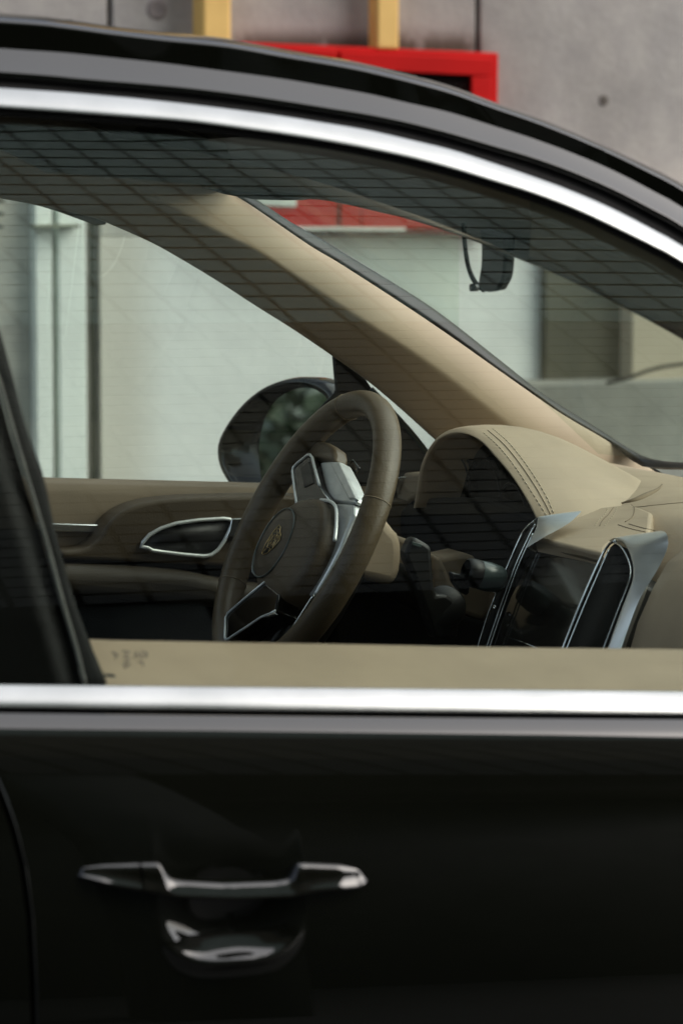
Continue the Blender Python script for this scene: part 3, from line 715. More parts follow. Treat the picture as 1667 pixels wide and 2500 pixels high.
shelf = cy_([(120, 1385), (250, 1388), (380, 1394), (480, 1404), (560, 1420), (700, 1440)], 20) + [(700, 1500), (120, 1450)]
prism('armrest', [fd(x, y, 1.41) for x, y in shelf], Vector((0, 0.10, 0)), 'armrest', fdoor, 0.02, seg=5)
bez = [(345, 1334), (349, 1324), (366, 1305), (395, 1289), (430, 1278), (485, 1270), (545, 1266), (562, 1268), (567, 1276), (560, 1296), (548, 1320), (533, 1342), (516, 1355), (498, 1358), (450, 1354), (400, 1348), (372, 1344), (362, 1338)]
prism('handle_recess', [fd(x, y, 1.4525) for x, y in bez], Vector((0, 0.006, 0)), 'trim', fdoor, 0.0)
tube('handle_bezel', [fd(x, y, 1.451) for x, y in bez], 0.0025, 'frame', fdoor, 8, closed=True, n=None)
prism('door_pull', [fd(x, y, 1.448) for x, y in ((566, 1266), (620, 1264), (640, 1268), (625, 1312), (560, 1310), (548, 1322), (560, 1296))], Vector((0, 0.012, 0)), 'silver', fdoor, 0.003)
prism('trim_strip', [fd(x, y, 1.49) for x, y in ((60, 1276), (252, 1281), (240, 1301), (60, 1297))], Vector((0, 0.01, 0)), 'silver', fdoor, 0.002)

loft('shaded_door_lower', [dp_row(1350, 1385, 1.495), dp_row(1362, 1397, 1.485), dp_row(1420, 1455, 1.490), dp_row(1700, 1730, 1.50), dp_row(2400, 2400, 1.52)], 'carpet', fdoor)  # near-black sheet over the lower door, standing in for shade
# far door mirror and its black base
mo = cy_([(817, 949), (790, 930), (748, 920), (700, 924), (650, 942), (600, 980), (560, 1030), (536, 1075), (532, 1110), (540, 1145), (560, 1180), (600, 1230), (680, 1260), (780, 1240), (850, 1150), (850, 1000)], 60)
MN = Vector((-0.88, -0.46, 0.06)).normalized(); mc = PY(690, 1080, 1.80)
def mscale(k, h):
    r_ = []
    for x, y in mo[:-1]:
        p = plane(x, y, mc, MN); r_.append(mc + (p - mc) * k + MN * h)
    return r_
mrows = [mscale(0.03, -0.004), mscale(0.4, -0.004), mscale(0.84, -0.004), mscale(0.86, 0.004), mscale(0.92, 0.007), mscale(0.97, 0.004), mscale(1.0, -0.006), mscale(1.0, -0.03), mscale(0.93, -0.06), mscale(0.75, -0.085), mscale(0.4, -0.10), mscale(0.03, -0.105)]
mh = loft('door_mirror', mrows, 'gloss', car, close=True, label='oval black door mirror on the driver side')
mg = [plane(x, y, mc + MN * 0.0005, MN) for x, y in cy_([(640, 1185), (632, 1110), (640, 1045), (663, 990), (700, 958), (755, 945), (815, 962), (832, 1040), (826, 1130), (790, 1205), (720, 1225), (670, 1215), (640, 1185)], 40)[:-1]]
# the mirror plate itself: faces back along the car
cx = sum((p for p in mg), Vector()) / len(mg)
obj('mirror_glass', mg, [tuple(range(len(mg)))], 'mirror', mh, smooth=False)
sail = [(810, 858), (850, 884), (890, 922), (912, 955), (958, 1008), (1005, 1056), (1044, 1108), (1060, 1190), (700, 1182), (740, 1090), (775, 1000), (818, 955)]
prism('mirror_base', [PY(x, y, 1.535) for x, y in sail], Vector((0.019, 0.05, -0.006)), 'trim', car, 0.004)
tube('quarter_edge_highlight', [PY(x, y, 1.532) for x, y in cy_([(905, 950), (930, 975), (960, 1008), (1005, 1058), (1046, 1110)], 16)], 0.0035, 'knob', car, 8)  # teal-grey tube: the highlight on the glass edge is put into its colour

# ------------------------------------------------------------------ dashboard
def dashZ(X, Y): return 1.105 + 0.05 * sm((X - 1.80) / 0.35)
rows = []
prof = [(2.30, 1.05), (2.16, 1.092), (2.09, 1.110), (2.03, 1.117), (1.95, 1.118), (1.89, 1.116), (1.84, 1.112), (1.815, 1.108), (1.79, 1.101), (1.765, 1.083), (1.748, 1.055), (1.731, 1.02), (1.716, 0.97), (1.712, 0.92), (1.74, 0.86), (1.80, 0.80), (1.82, 0.5)]
ys = [0.06 + (1.54 - 0.06) * i / 60 for i in range(61)]
def brow(Y): return 0.006 + 0.085 * sm((Y - 0.652) / 0.03) + 0.02 * sm((Y - 1.30) / 0.2)
V = []
for X, Z in prof:
    row = []
    for Y in ys:
        k = 1 - sm((X - 1.82) / 0.2)
        row.append(Vector((X + brow(Y) * k, Y, Z)))
    rows.append(row)
dash = loft('dashboard', rows, 'tan', car, label='tan leather dashboard with stitched seams')
# instrument hood: arch over a dark opening, X about 1.77
BX = 1.775
inn = cy_([(1012, 1240), (1019, 1200), (1027, 1150), (1040, 1113), (1058, 1085), (1078, 1068), (1110, 1060), (1145, 1066), (1175, 1085), (1203, 1117), (1232, 1150), (1265, 1197), (1297, 1256), (1312, 1300)], 50)
outf = cy_([(1008, 1240), (1015, 1200), (1024, 1145), (1038, 1107), (1057, 1077), (1077, 1058), (1108, 1044), (1150, 1046), (1192, 1068), (1224, 1100), (1254, 1136), (1290, 1188), (1326, 1250), (1345, 1300)], 50)
I = [PX(x, y, BX) for x, y in inn]; O1 = [PX(x, y, BX + 0.012) for x, y in outf]
def back(P, dx, sq, dz):
    c = Vector((0, 1.19, 1.08)); return [Vector((p.x + dx, c.y + (p.y - c.y) * sq, c.z + (p.z - c.z) * sq + dz)) for p in P]
rows = [[p + Vector((0.07, 0, 0)) for p in back(I, 0, 0.93, 0)], [p + Vector((0.02, 0, 0)) for p in I], I, rmix(I, O1, 0.35, 0.0), rmix(I, O1, 0.75), O1, back(O1, 0.03, 1.03, 0.0), back(O1, 0.07, 1.05, -0.005), back(O1, 0.11, 1.07, -0.018), back(O1, 0.15, 1.08, -0.040), back(O1, 0.205, 1.08, -0.068), back(O1, 0.28, 1.05, -0.11)]
hood = loft('instrument_hood', rows, 'tan', dash, sub=1)
# dark cluster inside
prism('cluster_backing', [Vector((BX + 0.06, p.y, p.z)) for p in back(I, 0, 0.97, 0)] , Vector((0.03, 0, 0)), 'trim', dash, 0.0)
for (px, py, r_) in ((1120, 1200, 0.045), (1185, 1225, 0.055), (1255, 1270, 0.045)):
    c = PX(px, py, BX + 0.05)
    lathe('gauge', [(r_, -0.03), (r_ * 1.04, 0.0), (r_ * 0.98, 0.004), (r_ * 0.92, -0.004), (0.0001, -0.006)], c, (-1, 0, 0.15), 'carpet', dash, 40)
    tube('gauge_ring', [c + Vector((-0.004, math.cos(2 * math.pi * k / 40) * r_ * 0.99, math.sin(2 * math.pi * k / 40) * r_ * 0.99)) for k in range(40)], 0.0012, 'trim', dash, 6, closed=True)
# black cowl below the cluster
cowl = [(1020, 1216), (1000, 1222), (980, 1240), (966, 1262), (962, 1288), (974, 1304), (980, 1317), (1010, 1328), (1056, 1352), (1080, 1364), (1108, 1354), (1132, 1350), (1150, 1366), (1200, 1385), (1290, 1400), (1310, 1270), (1180, 1215)]
prism('cluster_cowl', mz(cowl, 1.79), Vector((0.03, 0, 0)), 'carpet', dash, 0.006)
# stitched seam on the hood and centre
def px_on_dash(px, py, lift_=0.0):
    return None
def stitch_line(px_pts, X, name, step=0.0075, r_=0.0010, off=Vector((0, 0, 0)), plane_=None):
    P = [(plane(x, y, *plane_) if plane_ else PX(x, y, X)) + off for x, y in px_pts]
    L = sum((b - a).length for a, b in zip(P, P[1:])); n = max(4, int(L / step)); Q = res([tuple(p) for p in P], n * 2)
    V = []; F = []
    for k in range(0, len(Q) - 1, 2):
        v_, f_ = tubemesh([Q[k], Q[k].lerp(Q[k + 1], 1.2)], r_, 6); b = len(V); V += v_; F += [tuple(q + b for q in ff) for ff in f_]
    o = obj(name, V, F, 'stitch', dash); o['kind'] = 'stuff'; return o
# left end of the dash (tan block with vent edge) and column shroud pieces
prism('dash_end', mz([(984, 1154), (1026, 1151), (1020, 1214), (1000, 1226), (978, 1246), (964, 1275), (962, 1300), (930, 1300), (945, 1240), (962, 1190)], 1.80), Vector((0.04, 0, 0)), 'tan_smooth', dash, 0.006)
prism('side_vent_edge', mz([(940, 1166), (972, 1164), (952, 1215), (940, 1258), (930, 1255)], 1.79), Vector((0.02, 0, 0)), 'silver', dash, 0.003)
prism('column_shroud', [PY(x, y, 1.13) for x, y in [(872, 1290), (905, 1262), (940, 1258), (962, 1290), (975, 1304), (982, 1326), (984, 1355), (980, 1395), (965, 1434), (930, 1426), (868, 1412)]], Vector((0, 0.10, 0)), 'tan_smooth', dash, 0.012, seg=4)
prism('lower_dash', [PY(x, y, 1.22) for x, y in [(905, 1285), (1000, 1318), (1060, 1352), (1080, 1362), (1135, 1350), (1240, 1385), (1215, 1450), (1180, 1516), (1120, 1498), (1030, 1472), (967, 1444), (900, 1420)]], Vector((0, 0.06, 0)), 'tan_smooth', dash, 0.006)
prism('column_cover', [PY(x, y, 1.175) for x, y in [(1058, 1352), (1078, 1364), (1090, 1390), (1103, 1424), (1122, 1446), (1142, 1452), (1120, 1482), (1080, 1470), (1062, 1440)]], Vector((0, 0.03, 0)), 'tan_smooth', dash, 0.006)
prism('shaded_knee_panel', [PY(x, y, 1.20) for x, y in [(820, 1400), (900, 1421), (967, 1446), (1030, 1473), (1120, 1499), (1182, 1518), (1240, 1540), (1240, 1800), (820, 1800)]], Vector((0, 0.10, 0)), 'carpet', dash, 0.006)  # black sheet painting in the shade below the dash
# stalks
stk = prism('wiper_stalk', [PY(x, y, 1.04) for x, y in [(1006, 1314), (1018, 1314), (1040, 1326), (1054, 1336), (1056, 1380), (1060, 1430), (1066, 1452), (1090, 1450), (1110, 1466), (1120, 1490), (1118, 1560), (1060, 1560), (1032, 1470), (1010, 1410), (989, 1358), (991, 1348)]], Vector((0, 0.022, 0)), 'trim', dash, 0.005)
prism('stalk_label', [PY(x, y, 1.0375) for x, y in [(1007, 1322), (1031, 1329), (1027, 1337), (1005, 1330)]], Vector((0, 0.002, 0)), 'knob', dash, 0.0005)
lathe('stalk_pivot', [(0.0001, 0.004), (0.022, 0.003), (0.025, -0.002), (0.025, -0.03)], PY(1085, 1480, 1.045), (-0.3, -1, 0.3), 'trim', dash, 30)
ka, kb = PY(1166, 1402, 0.985), PY(1236, 1420, 0.985)
kd = (kb - ka).normalized()
lathe('cruise_stalk', [(0.0001, -0.004), (0.014, -0.004), (0.0165, 0.002), (0.017, 0.012), (0.0155, 0.026), (0.013, 0.031), (0.0001, 0.033)], ka, kd, 'knob', dash, 32)
lathe('stalk_collar', [(0.013, -0.016), (0.0155, -0.014), (0.0165, -0.008), (0.0165, 0.0), (0.0140, 0.004)], ka, kd, 'trim', dash, 32)
prism('stalk_arm', [PY(x, y, 0.995) for x, y in [(1100, 1396), (1130, 1404), (1152, 1392), (1146, 1448), (1140, 1456), (1120, 1440), (1108, 1424)]], Vector((0, 0.012, 0)), 'trim', dash, 0.003)
tube('key_glint', [PY(860, 1385, 1.02), PY(852, 1406, 1.02)], 0.0022, 'bright', dash, 8)

# centre stack: raked plane with display and two silver air vents
CR = R(25); cn = Vector((-math.cos(CR), 0, math.sin(CR))); cq = PY(1420, 1450, 0.81)
def CP(px, py, h=0.0): return plane(px, py, cq + cn * h, cn)
def poly(pts, h): return [CP(x, y, h) for x, y in pts]
prism('centre_stack', poly([(1285, 1318), (1474, 1362), (1500, 1395), (1430, 1640), (1300, 1760), (1120, 1720), (1200, 1500)], -0.004), -cn * 0.10, 'trim', dash, 0.004)
scr = prism('display', poly([(1312, 1338), (1464, 1376), (1366, 1600), (1330, 1640), (1175, 1600), (1196, 1575), (1250, 1450)], 0.002), -cn * 0.01, 'screen', dash, 0.001)
prism('display_bezel', poly([(1302, 1312), (1470, 1352), (1462, 1374), (1312, 1337), (1290, 1340)], 0.006), -cn * 0.03, 'brown', dash, 0.003)
tube('display_glint', [CP(1224, 1549, 0.003), CP(1275, 1568, 0.003), CP(1332, 1592, 0.003)], 0.0008, 'bright', dash, 6)
tag_part = None
def vent(F, Bc, YB, slot, lines, name='air_vent'):
    Fp = [CP(x, y, 0.012) for x, y in F]
    Bp = [PY(x, y, yb) for (x, y), yb in zip(Bc, YB)]
    n = 36; Fp = res([tuple(p) for p in Fp], n); Bp = res([tuple(p) for p in Bp], n)
    rows = [[p - cn * 0.02 + Vector((0, 0.004, -0.002)) for p in Fp], [p + Vector((0, 0.0025, -0.001)) for p in Fp], Fp] + [rmix(Fp, Bp, t, 0.0015) for t in (0.06, 0.2, 0.4, 0.6, 0.8, 0.95)] + [Bp, [p + Vector((0.0, 0.004, -0.004)) for p in Bp]]
    v = loft(name, rows[:-1], 'vent', dash)
    prism('vent_slot', poly(slot, 0.006), -cn * 0.02, 'carpet', dash, 0.0)
    for ln, r_, m_ in lines: tube('vent_edge', [CP(x, y, 0.011) for x, y in ln], r_, m_, dash, 8, n=30)
vent([(1488, 1318), (1500, 1313), (1520, 1320), (1536, 1343), (1546, 1376), (1547, 1405), (1540, 1432), (1513, 1502), (1478, 1600), (1455, 1660)],
     [(1585, 1301), (1612, 1296), (1626, 1303), (1630, 1320), (1627, 1342), (1606, 1387), (1586, 1420), (1555, 1475), (1509, 1600), (1485, 1660)],
     [0.735, 0.70, 0.675, 0.668, 0.665, 0.662, 0.66, 0.66, 0.66, 0.66],
     cy_([(1489, 1336), (1495, 1327), (1510, 1329), (1530, 1355), (1540, 1390), (1535, 1420), (1505, 1495), (1445, 1650), (1352, 1650), (1379, 1589), (1430, 1465)], 40),
     [([(1346, 1650), (1371, 1589), (1418, 1470), (1462, 1370), (1478, 1340), (1490, 1325), (1502, 1321)], 0.0017, 'bright'), ([(1356, 1650), (1381, 1589), (1428, 1474), (1468, 1382), (1486, 1342)], 0.0013, 'silver'),
      ([(1496, 1324), (1512, 1332), (1528, 1356), (1538, 1388), (1534, 1420), (1505, 1496), (1470, 1589), (1448, 1650)], 0.0009, 'bright')])
vent([(1290, 1283), (1303, 1270), (1313, 1262), (1312, 1276), (1309, 1290), (1303, 1304), (1296, 1318), (1288, 1336)],
     [(1385, 1252), (1402, 1249), (1418, 1248), (1405, 1262), (1388, 1277), (1360, 1294), (1335, 1307), (1310, 1322)],
     [0.97, 0.95, 0.93, 0.925, 0.92, 0.915, 0.91, 0.905],
     [(1292, 1288), (1303, 1275), (1306, 1290), (1252, 1390), (1180, 1600), (1160, 1600), (1234, 1388)],
     [([(1160, 1600), (1195, 1490), (1236, 1388), (1270, 1310), (1288, 1284), (1302, 1273)], 0.0012, 'bright'), ([(1178, 1610), (1215, 1500), (1255, 1388), (1292, 1306), (1306, 1280)], 0.0011, 'silver'),
      ([(1188, 1600), (1222, 1500), (1262, 1388), (1300, 1302)], 0.0009, 'silver')])
gl = CP(1205, 1483, 0.012); lathe('vent_wheel', [(0.0001, 0.001), (0.003, 0.001), (0.003, -0.001)], gl, cn, 'bright', dash, 12)

TPn = Vector((-0.22, 0, 0.975)); TPp = CP(1395, 1331, 0.010)
ctop = prism('centre_top', [plane(x, y, TPp, TPn) for x, y in ((1300, 1300), (1340, 1270), (1417, 1246), (1470, 1238), (1540, 1230), (1590, 1250), (1585, 1296), (1545, 1310), (1497, 1316), (1480, 1330), (1470, 1351), (1304, 1312))], Vector((0.01, 0, -0.04)), 'tan', dash, 0.004)
# seams and stitching lying on the dash skin
import mathutils.bvhtree as bvt
deps = bpy.context.evaluated_depsgraph_get()
def bvh(*objs):
    V = []; F = []
    for o in objs:
        e = o.evaluated_get(deps); me = e.to_mesh(); b = len(V); V += [o.matrix_world @ v.co for v in me.vertices]; F += [tuple(i + b for i in p.vertices) for p in me.polygons]; e.to_mesh_clear()
    return bvt.BVHTree.FromPolygons(V, F)
bpy.context.view_layer.update(); deps = bpy.context.evaluated_depsgraph_get()
DB = bvh(dash, hood, ctop)
def ond(px, py, lift_=0.0012):
    d = ray(px, py).normalized(); h = DB.ray_cast(CAM, d)
    return None if h[0] is None else h[0] - d * lift_
def surf_line(name, pts, r_, m_, n=40, dash_=False):
    Q = [ond(x, y) for x, y in cy_(pts, n)]; Q = [q for q in Q if q is not None]
    if len(Q) < 3: return
    if not dash_: return tube(name, Q, r_, m_, dash, 6)
    Q2 = res([tuple(q) for q in Q], max(4, int(sum((b - a).length for a, b in zip(Q, Q[1:])) / 0.0042)))
    V = []; F = []
    for k in range(0, len(Q2) - 1, 2):
        v_, f_ = tubemesh([Q2[k], Q2[k].lerp(Q2[k + 1], 1.3)], r_, 6); b = len(V); V += v_; F += [tuple(q + b for q in ff) for ff in f_]
    o = obj(name, V, F, m_, dash); o['kind'] = 'stuff'
surf_line('seam', [(1190, 1050), (1230, 1085), (1267, 1130), (1300, 1178), (1325, 1220), (1343, 1255)], 0.00045, 'seam')
surf_line('stitching', [(1180, 1056), (1219, 1092), (1256, 1138), (1288, 1186), (1315, 1228), (1333, 1257)], 0.0005, 'stitch', dash_=True)
surf_line('stitching', [(1202, 1046), (1241, 1080), (1278, 1125), (1310, 1172), (1335, 1215), (1350, 1250)], 0.0005, 'stitch', dash_=True)
surf_line('seam', [(1497, 1238), (1485, 1255), (1470, 1270), (1463, 1284)], 0.0005, 'seam', 16)
surf_line('stitching', [(1483, 1238), (1478, 1252), (1460, 1270), (1452, 1282)], 0.0005, 'stitch', 16, True)
surf_line('stitching', [(1505, 1238), (1499, 1254), (1484, 1272), (1476, 1283)], 0.0005, 'stitch', 16, True)
surf_line('seam', [(1540, 1232), (1548, 1238), (1600, 1233), (1667, 1227), (1800, 1220)], 0.0005, 'seam', 30)
surf_line('seam', [(1548, 1238), (1547, 1252), (1540, 1265), (1525, 1274)], 0.0006, 'seam', 16)
surf_line('seam', [(1534, 1279), (1565, 1288), (1597, 1295)], 0.0005, 'seam', 16)
surf_line('seam', [(1508, 1281), (1540, 1291), (1575, 1299)], 0.0005, 'seam', 16)
surf_line('pod_gap_shade', [(1517, 1228), (1550, 1222), (1580, 1209), (1605, 1195), (1615, 1183)], [0.001 + 0.0032 * math.sin(math.pi * min(1, k / 22)) for k in range(24)], 'seam', 24)  # dark line on the skin stands in for the shadow gap at the hood's end

# ------------------------------------------------------------------ steering wheel
RK = R(27); wnm = Vector((-math.cos(RK), 0, math.sin(RK))); wu = Vector((math.sin(RK), 0, math.cos(RK))); wr_ = Vector((0, -1, 0))
wc = PY(744, 1308, 1.20)
def WP(px, py, h=0.0): return plane(px, py, wc + wnm * h, wnm)
RR, rt_ = 0.1720, 0.0153
path = []; V = []; NS, NT = 120, 24
for i in range(NS):
    a = 2 * math.pi * i / NS; e = wr_ * math.cos(a) + wu * math.sin(a)
    for k in range(NT):
        b = 2 * math.pi * k / NT; V.append(wc + e * (RR + rt_ * math.cos(b)) + wnm * (rt_ * 1.12 * math.sin(b)))
F = [(i * NT + k, i * NT + (k + 1) % NT, ((i + 1) % NS) * NT + (k + 1) % NT, ((i + 1) % NS) * NT + k) for i in range(NS) for k in range(NT)]
wheel = obj('steering_wheel', V, F, 'brown', car, label='brown leather three spoke steering wheel')
def rim_seam(deg):
    a = R(deg); e = wr_ * math.cos(a) + wu * math.sin(a)
    tube('rim_seam', [wc + e * (RR + (rt_ + 0.0001) * math.cos(2 * math.pi * k / 24)) + wnm * ((rt_ * 1.12 + 0.0001) * math.sin(2 * math.pi * k / 24)) for k in range(24)], 0.0007, 'seam', wheel, 6, closed=True)
for d in (108, 20, -152, -75): rim_seam(d)
def wp(pts, h): return [WP(x, y, h) for x, y in pts]
# airbag cover as a soft dome
ab = cy_([(786, 1226), (806, 1231), (815, 1250), (815, 1290), (808, 1325), (795, 1360), (772, 1405), (742, 1448), (710, 1476), (676, 1478), (654, 1455), (648, 1420), (655, 1370), (672, 1322), (698, 1280), (727, 1248), (756, 1230)], 48)
abc = Vector((sum(x for x, y in ab) / len(ab), sum(y for x, y in ab) / len(ab), 0))
rows = []
for k, h in ((1.0, -0.02), (1.0, 0.006), (0.985, 0.011), (0.95, 0.0145), (0.88, 0.017), (0.7, 0.019), (0.4, 0.0205), (0.02, 0.021)):
    rows.append([WP(abc.x + (x - abc.x) * k, abc.y + (y - abc.y) * k, 0.0) + wnm * h for x, y in ab])
loft('airbag_cover', rows, 'cover', wheel, close=True)
tube('cover_bezel', [WP(x, y, 0.006) for x, y in cy_([(783, 1221), (805, 1224), (820, 1240), (821, 1280), (817, 1320)], 24)], 0.0022, 'frame', wheel, 8)
# round emblem plate, ring and crest
ec = WP(704, 1343, 0.0) + wnm * 0.0205
EC = lambda a, b, h=0.0: ec + wr_ * a + wu * b + wnm * h
lathe('emblem_plate', [(0.0001, 0.002), (0.03, 0.0018), (0.0425, 0.0005), (0.045, -0.002)], ec, wnm, 'cover', wheel, 48)
tube('emblem_ring', [EC(0.0445 * math.cos(2 * math.pi * k / 60), 0.0445 * math.sin(2 * math.pi * k / 60), 0.0006) for k in range(60)], 0.0011, 'knob', wheel, 8, closed=True)
arc = [R(a) for a in range(150, 262, 6)]
tube('emblem_arc', [EC(0.0455 * math.cos(a - R(12)), 0.0455 * math.sin(a - R(12)), 0.0) for a in arc], 0.0014, 'frame', wheel, 8)
ROT = R(-37)
def cr(a, b): return EC((a * math.cos(ROT) - b * math.sin(ROT)), (a * math.sin(ROT) + b * math.cos(ROT)), 0.0028)
sh = [(-0.014, 0.017), (-0.007, 0.0195), (0, 0.018), (0.007, 0.0195), (0.014, 0.017), (0.0145, 0.004), (0.011, -0.010), (0.005, -0.018), (0, -0.021), (-0.005, -0.018), (-0.011, -0.010), (-0.0145, 0.004)]
crest = prism('crest', [cr(a, b) for a, b in sh], -wnm * 0.0014, 'trim', wheel, 0.0)
def gold(lines, r_):
    V = []; F = []
    for ln in lines:
        v_, f_ = tubemesh([cr(a, b) + wnm * 0.0004 for a, b in ln], r_, 6); b0 = len(V); V += v_; F += [tuple(q + b0 for q in ff) for ff in f_]
    return obj('crest_relief', V, F, 'gold', wheel)
gold([sh + [sh[0]], [(-0.012, 0.0125), (0.012, 0.0125)], [(-0.0145, 0.002), (-0.006, 0.002)], [(0.006, 0.002), (0.0145, 0.002)], [(0, 0.0125), (0, 0.008)], [(0, -0.012), (0, -0.020)],
      [(-0.006, 0.008), (0.006, 0.008), (0.006, -0.005), (0, -0.010), (-0.006, -0.005), (-0.006, 0.008)], [(-0.002, -0.005), (0.001, 0.0), (-0.002, 0.003), (0.002, 0.006)], [(0.001, 0.0), (0.003, -0.004)],
      [(0.008, 0.010), (0.012, 0.006)], [(0.008, 0.006), (0.012, 0.004)], [(-0.012, -0.002), (-0.008, -0.005)], [(-0.011, -0.006), (-0.008, -0.009)], [(-0.012, 0.006), (-0.008, 0.010)], [(0.009, -0.003), (0.011, -0.007)],
      [(-0.010, 0.0148), (-0.006, 0.0162)], [(-0.003, 0.0148), (0.001, 0.0155)], [(0.004, 0.0155), (0.010, 0.0150)]], 0.00042)
# upper spoke: leather root, silver casting, switch pad with chrome frame
prism('spoke_leather', wp([(690, 1150), (712, 1098), (758, 1070), (795, 1078), (812, 1090), (815, 1108), (812, 1128), (770, 1116), (740, 1130), (715, 1180)], -0.004), -wnm * 0.022, 'brown', wheel, 0.006, seg=4)
prism('spoke_casting', wp([(778, 1128), (800, 1125), (826, 1126), (848, 1168), (869, 1216), (866, 1229), (814, 1226), (800, 1210), (790, 1180)], -0.006), -wnm * 0.02, 'satin', wheel, 0.004)
prism('spoke_facet', wp([(803, 1127), (824, 1127), (867, 1216), (850, 1218)], -0.003), -wnm * 0.008, 'satin', wheel, 0.002)
prism('switch_pad', wp([(716, 1146), (724, 1132), (752, 1112), (760, 1118), (778, 1186), (802, 1220), (786, 1224), (756, 1228), (728, 1246)], 0.004), -wnm * 0.02, 'gloss', wheel, 0.002)
prism('switch', wp([(732, 1142), (754, 1126), (766, 1178), (742, 1190)], 0.0055), -wnm * 0.003, 'trim', wheel, 0.001)
tube('switch_frame', [WP(x, y, 0.005) for x, y in [(726, 1244), (720, 1200), (714, 1152), (716, 1141), (724, 1132), (750, 1111), (757, 1110), (762, 1117), (771, 1152), (780, 1186)]], 0.0017, 'frame', wheel, 8)
tube('switch_edge', [WP(x, y, 0.004) for x, y in [(780, 1186), (790, 1204), (804, 1221)]], 0.0008, 'silver', wheel, 6)
# lower spoke with its frame
prism('switch_pad', wp([(646, 1422), (600, 1460), (557, 1497), (551, 1510), (549, 1558), (556, 1561), (600, 1532), (640, 1504), (672, 1490), (680, 1450)], 0.0185), -wnm * 0.03, 'gloss', wheel, 0.002)
tube('switch_frame', [WP(x, y, 0.0195) for x, y in [(646, 1421), (600, 1459), (557, 1496), (551, 1508), (549, 1556), (551, 1561), (557, 1560), (600, 1532), (637, 1507), (660, 1498), (672, 1491)]], 0.0015, 'frame', wheel, 8)
prism('switch_tip', wp([(640, 1507), (660, 1498), (667, 1490), (674, 1499), (655, 1505)], 0.020), -wnm * 0.004, 'silver', wheel, 0.001)
# silver spine on the right of the hub and the dark back shell
prism('hub_spine', wp([(818, 1228), (862, 1230), (864, 1256), (846, 1294), (828, 1340), (802, 1390), (768, 1450), (753, 1456), (764, 1412), (780, 1377), (806, 1348), (818, 1312), (823, 1270)], -0.006), -wnm * 0.014, 'satin', wheel, 0.003)
tube('hub_edge', [WP(x, y, -0.006) for x, y in cy_([(766, 1452), (742, 1490), (715, 1532), (690, 1572)], 16)], 0.0016, 'silver', wheel, 8)
prism('hub_shell', wp([(700, 1230), (790, 1215), (850, 1235), (835, 1300), (800, 1380), (750, 1470), (690, 1560), (620, 1560), (640, 1440), (660, 1330)], -0.014), -wnm * 0.05, 'trim', wheel, 0.008)
prism('spoke_back', wp([(640, 1440), (700, 1470), (690, 1530), (640, 1600), (548, 1640), (540, 1540), (580, 1490)], -0.012), -wnm * 0.018, 'trim', wheel, 0.006)
prism('shift_paddle', wp([(834, 1146), (861, 1122), (875, 1140), (868, 1152), (848, 1174), (838, 1168)], -0.03), -wnm * 0.004, 'gloss', wheel, 0.0012)
tube('paddle_edge', [WP(x, y, -0.029) for x, y in [(836, 1144), (861, 1122), (874, 1139)]], 0.0007, 'knob', wheel, 6)
tube('steering_column', [wc - wnm * 0.04, wc - wnm * 0.17], 0.022, 'trim', wheel, 24)

# ------------------------------------------------------------------ rest of the body (mostly out of view)
boxobj('floor', (-1.2, 0.06, 0.30), (2.2, 1.56, 0.40), 'carpet', car)
boxobj('bulkhead', (2.05, 0.05, 0.40), (2.10, 1.57, 1.05), 'trim', car)
boxobj('rear_bulkhead', (-1.2, 0.06, 0.40), (-1.15, 1.56, 1.08), 'trim', car)
loft('driver_side_skin', [[Vector((p.x, WID - p.y, p.z)) for p in [skin(-1.3 + 4.6 * i / 40, v, False) for i in range(41)]] for v in VS], 'paint', car)
loft('bonnet', [[Vector((X, 0.03 + (WID - 0.06) * i / 16, 1.06 - 0.10 * ((X - 2.1) / 1.2) ** 2 + 0.05 * math.sin(math.pi * i / 16))) for i in range(17)] for X in (2.10, 2.3, 2.6, 2.9, 3.2, 3.33)], 'paint', car)
boxobj('front_end', (3.25, 0.03, 0.35), (3.34, WID - 0.03, 1.0), 'paint', car, bevel=0.02)
boxobj('rear_end', (-1.38, 0.03, 0.35), (-1.29, WID - 0.03, 1.06), 'paint', car, bevel=0.02)
zr = last_z = rail_rows[-1][0].z
loft('tailgate_glass', [[Vector((-1.33, 0.15 + 1.32 * i / 8, 1.06)) for i in range(9)], [Vector((-0.75, 0.25 + 1.12 * i / 8, 1.60)) for i in range(9)]], 'privacy', car)
for s in (0, 1):
    f_ = (lambda p: mir(p)) if s else (lambda p: p)
    loft('rear_side_window', [[f_(Vector((X, fside(X, Z) + 0.01, Z))) for X in (-1.3, -0.9, -0.5, -0.1)] for Z in (1.05, 1.2, 1.35, 1.5)], 'privacy', car)
tyre = mat('tyre_rubber', (0.02, 0.02, 0.019), 0.85); noisy(tyre, (0.016, 0.016, 0.015), (0.026, 0.025, 0.024), 30)
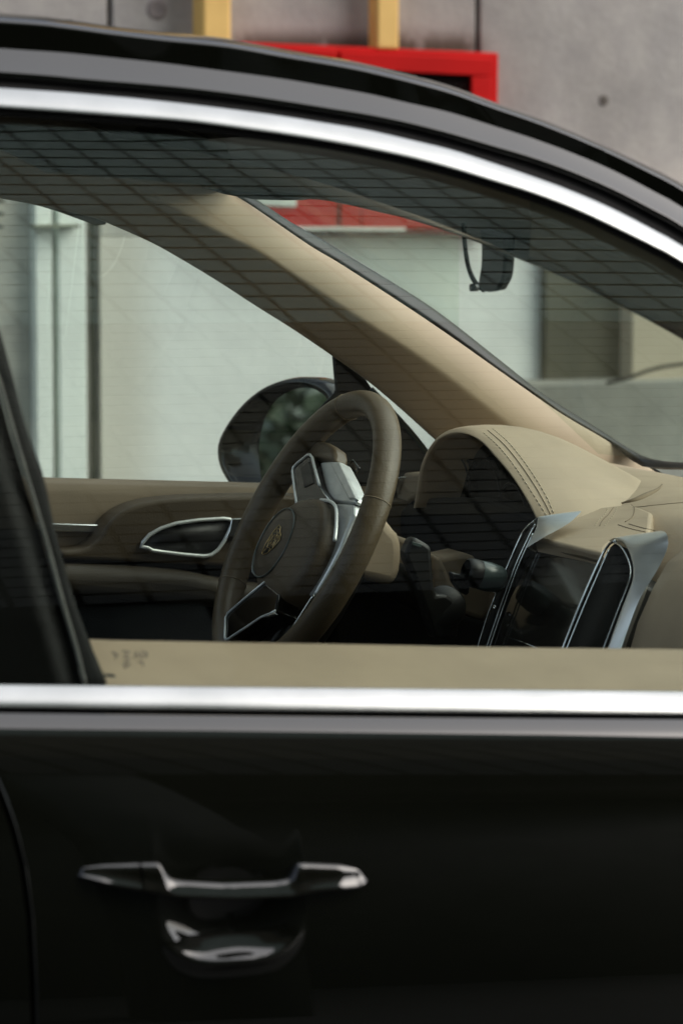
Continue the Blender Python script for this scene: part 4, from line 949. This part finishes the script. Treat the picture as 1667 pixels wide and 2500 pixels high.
for X in (2.68, -0.62):
    for Y, s in ((0.06, -1), (WID - 0.06, 1)):
        w = lathe('wheel', [(0.25, -0.12), (0.33, -0.125), (0.365, -0.10), (0.372, 0.0), (0.365, 0.10), (0.33, 0.125), (0.25, 0.12)], (X, Y, 0.372), (0, 1, 0), tyre, car, 48)
        lathe('rim', [(0.25, 0.115), (0.235, 0.09), (0.20, 0.075), (0.06, 0.085), (0.0001, 0.09)], (X, Y, 0.372), (0, s, 0), 'silver', w, 48)

# shrubs and a white post along the wall, seen in the driver's mirror
leafm = mat('shrub_leaf', (0.06, 0.11, 0.035), 0.5); noisy(leafm, (0.012, 0.020, 0.010), (0.032, 0.048, 0.022), 6)
barkm = mat('shrub_bark', (0.10, 0.075, 0.05), 0.9); noisy(barkm, (0.07, 0.05, 0.035), (0.13, 0.10, 0.07), 20, stretch=(1, 1, 0.2))
for (cx_, cy2, rr, hh, lab) in ((-3.6, 3.7, 0.75, 2.3, 'taller leafy green shrub beside the white post by the wall'), (-6.0, 4.1, 0.6, 1.6, 'lower leafy green shrub farther back along the wall')):
    e = thing('shrub', lab, 'shrub', (cx_, cy2, 0), 'shrubs along the wall')
    tube('trunk', [(cx_, cy2, 0), (cx_ + 0.05, cy2, hh * 0.4), (cx_ - 0.03, cy2 + 0.04, hh * 0.8)], [0.045, 0.035, 0.015], barkm, e, 10)
    V = []; F = []
    for k in range(1600):
        u = Vector((random.gauss(0, 1), random.gauss(0, 1), random.gauss(0, 1))).normalized() * (random.random() ** 0.4)
        c = Vector((cx_ + u.x * rr, cy2 + u.y * rr, hh * 0.58 + u.z * hh * 0.42)); a = Vector((random.gauss(0, 1), random.gauss(0, 1), random.gauss(0, 1))).normalized(); b_ = a.orthogonal().normalized()
        q = len(V); V += [c - a * 0.06, c + b_ * 0.025, c + a * 0.06, c - b_ * 0.025]; F.append((q, q + 1, q + 2, q + 3))
    o = obj('crown', V, F, leafm, e, smooth=False); o['kind'] = 'stuff'
pw = tube('bollard_post', [(-2.6, 3.2, 0), (-2.6, 3.2, 1.9), (-2.6, 3.2, 1.93)], [0.06, 0.06, 0.03], WHITE, None, 20)
tag(pw, 'white round post standing in front of the taller shrub', 'post')
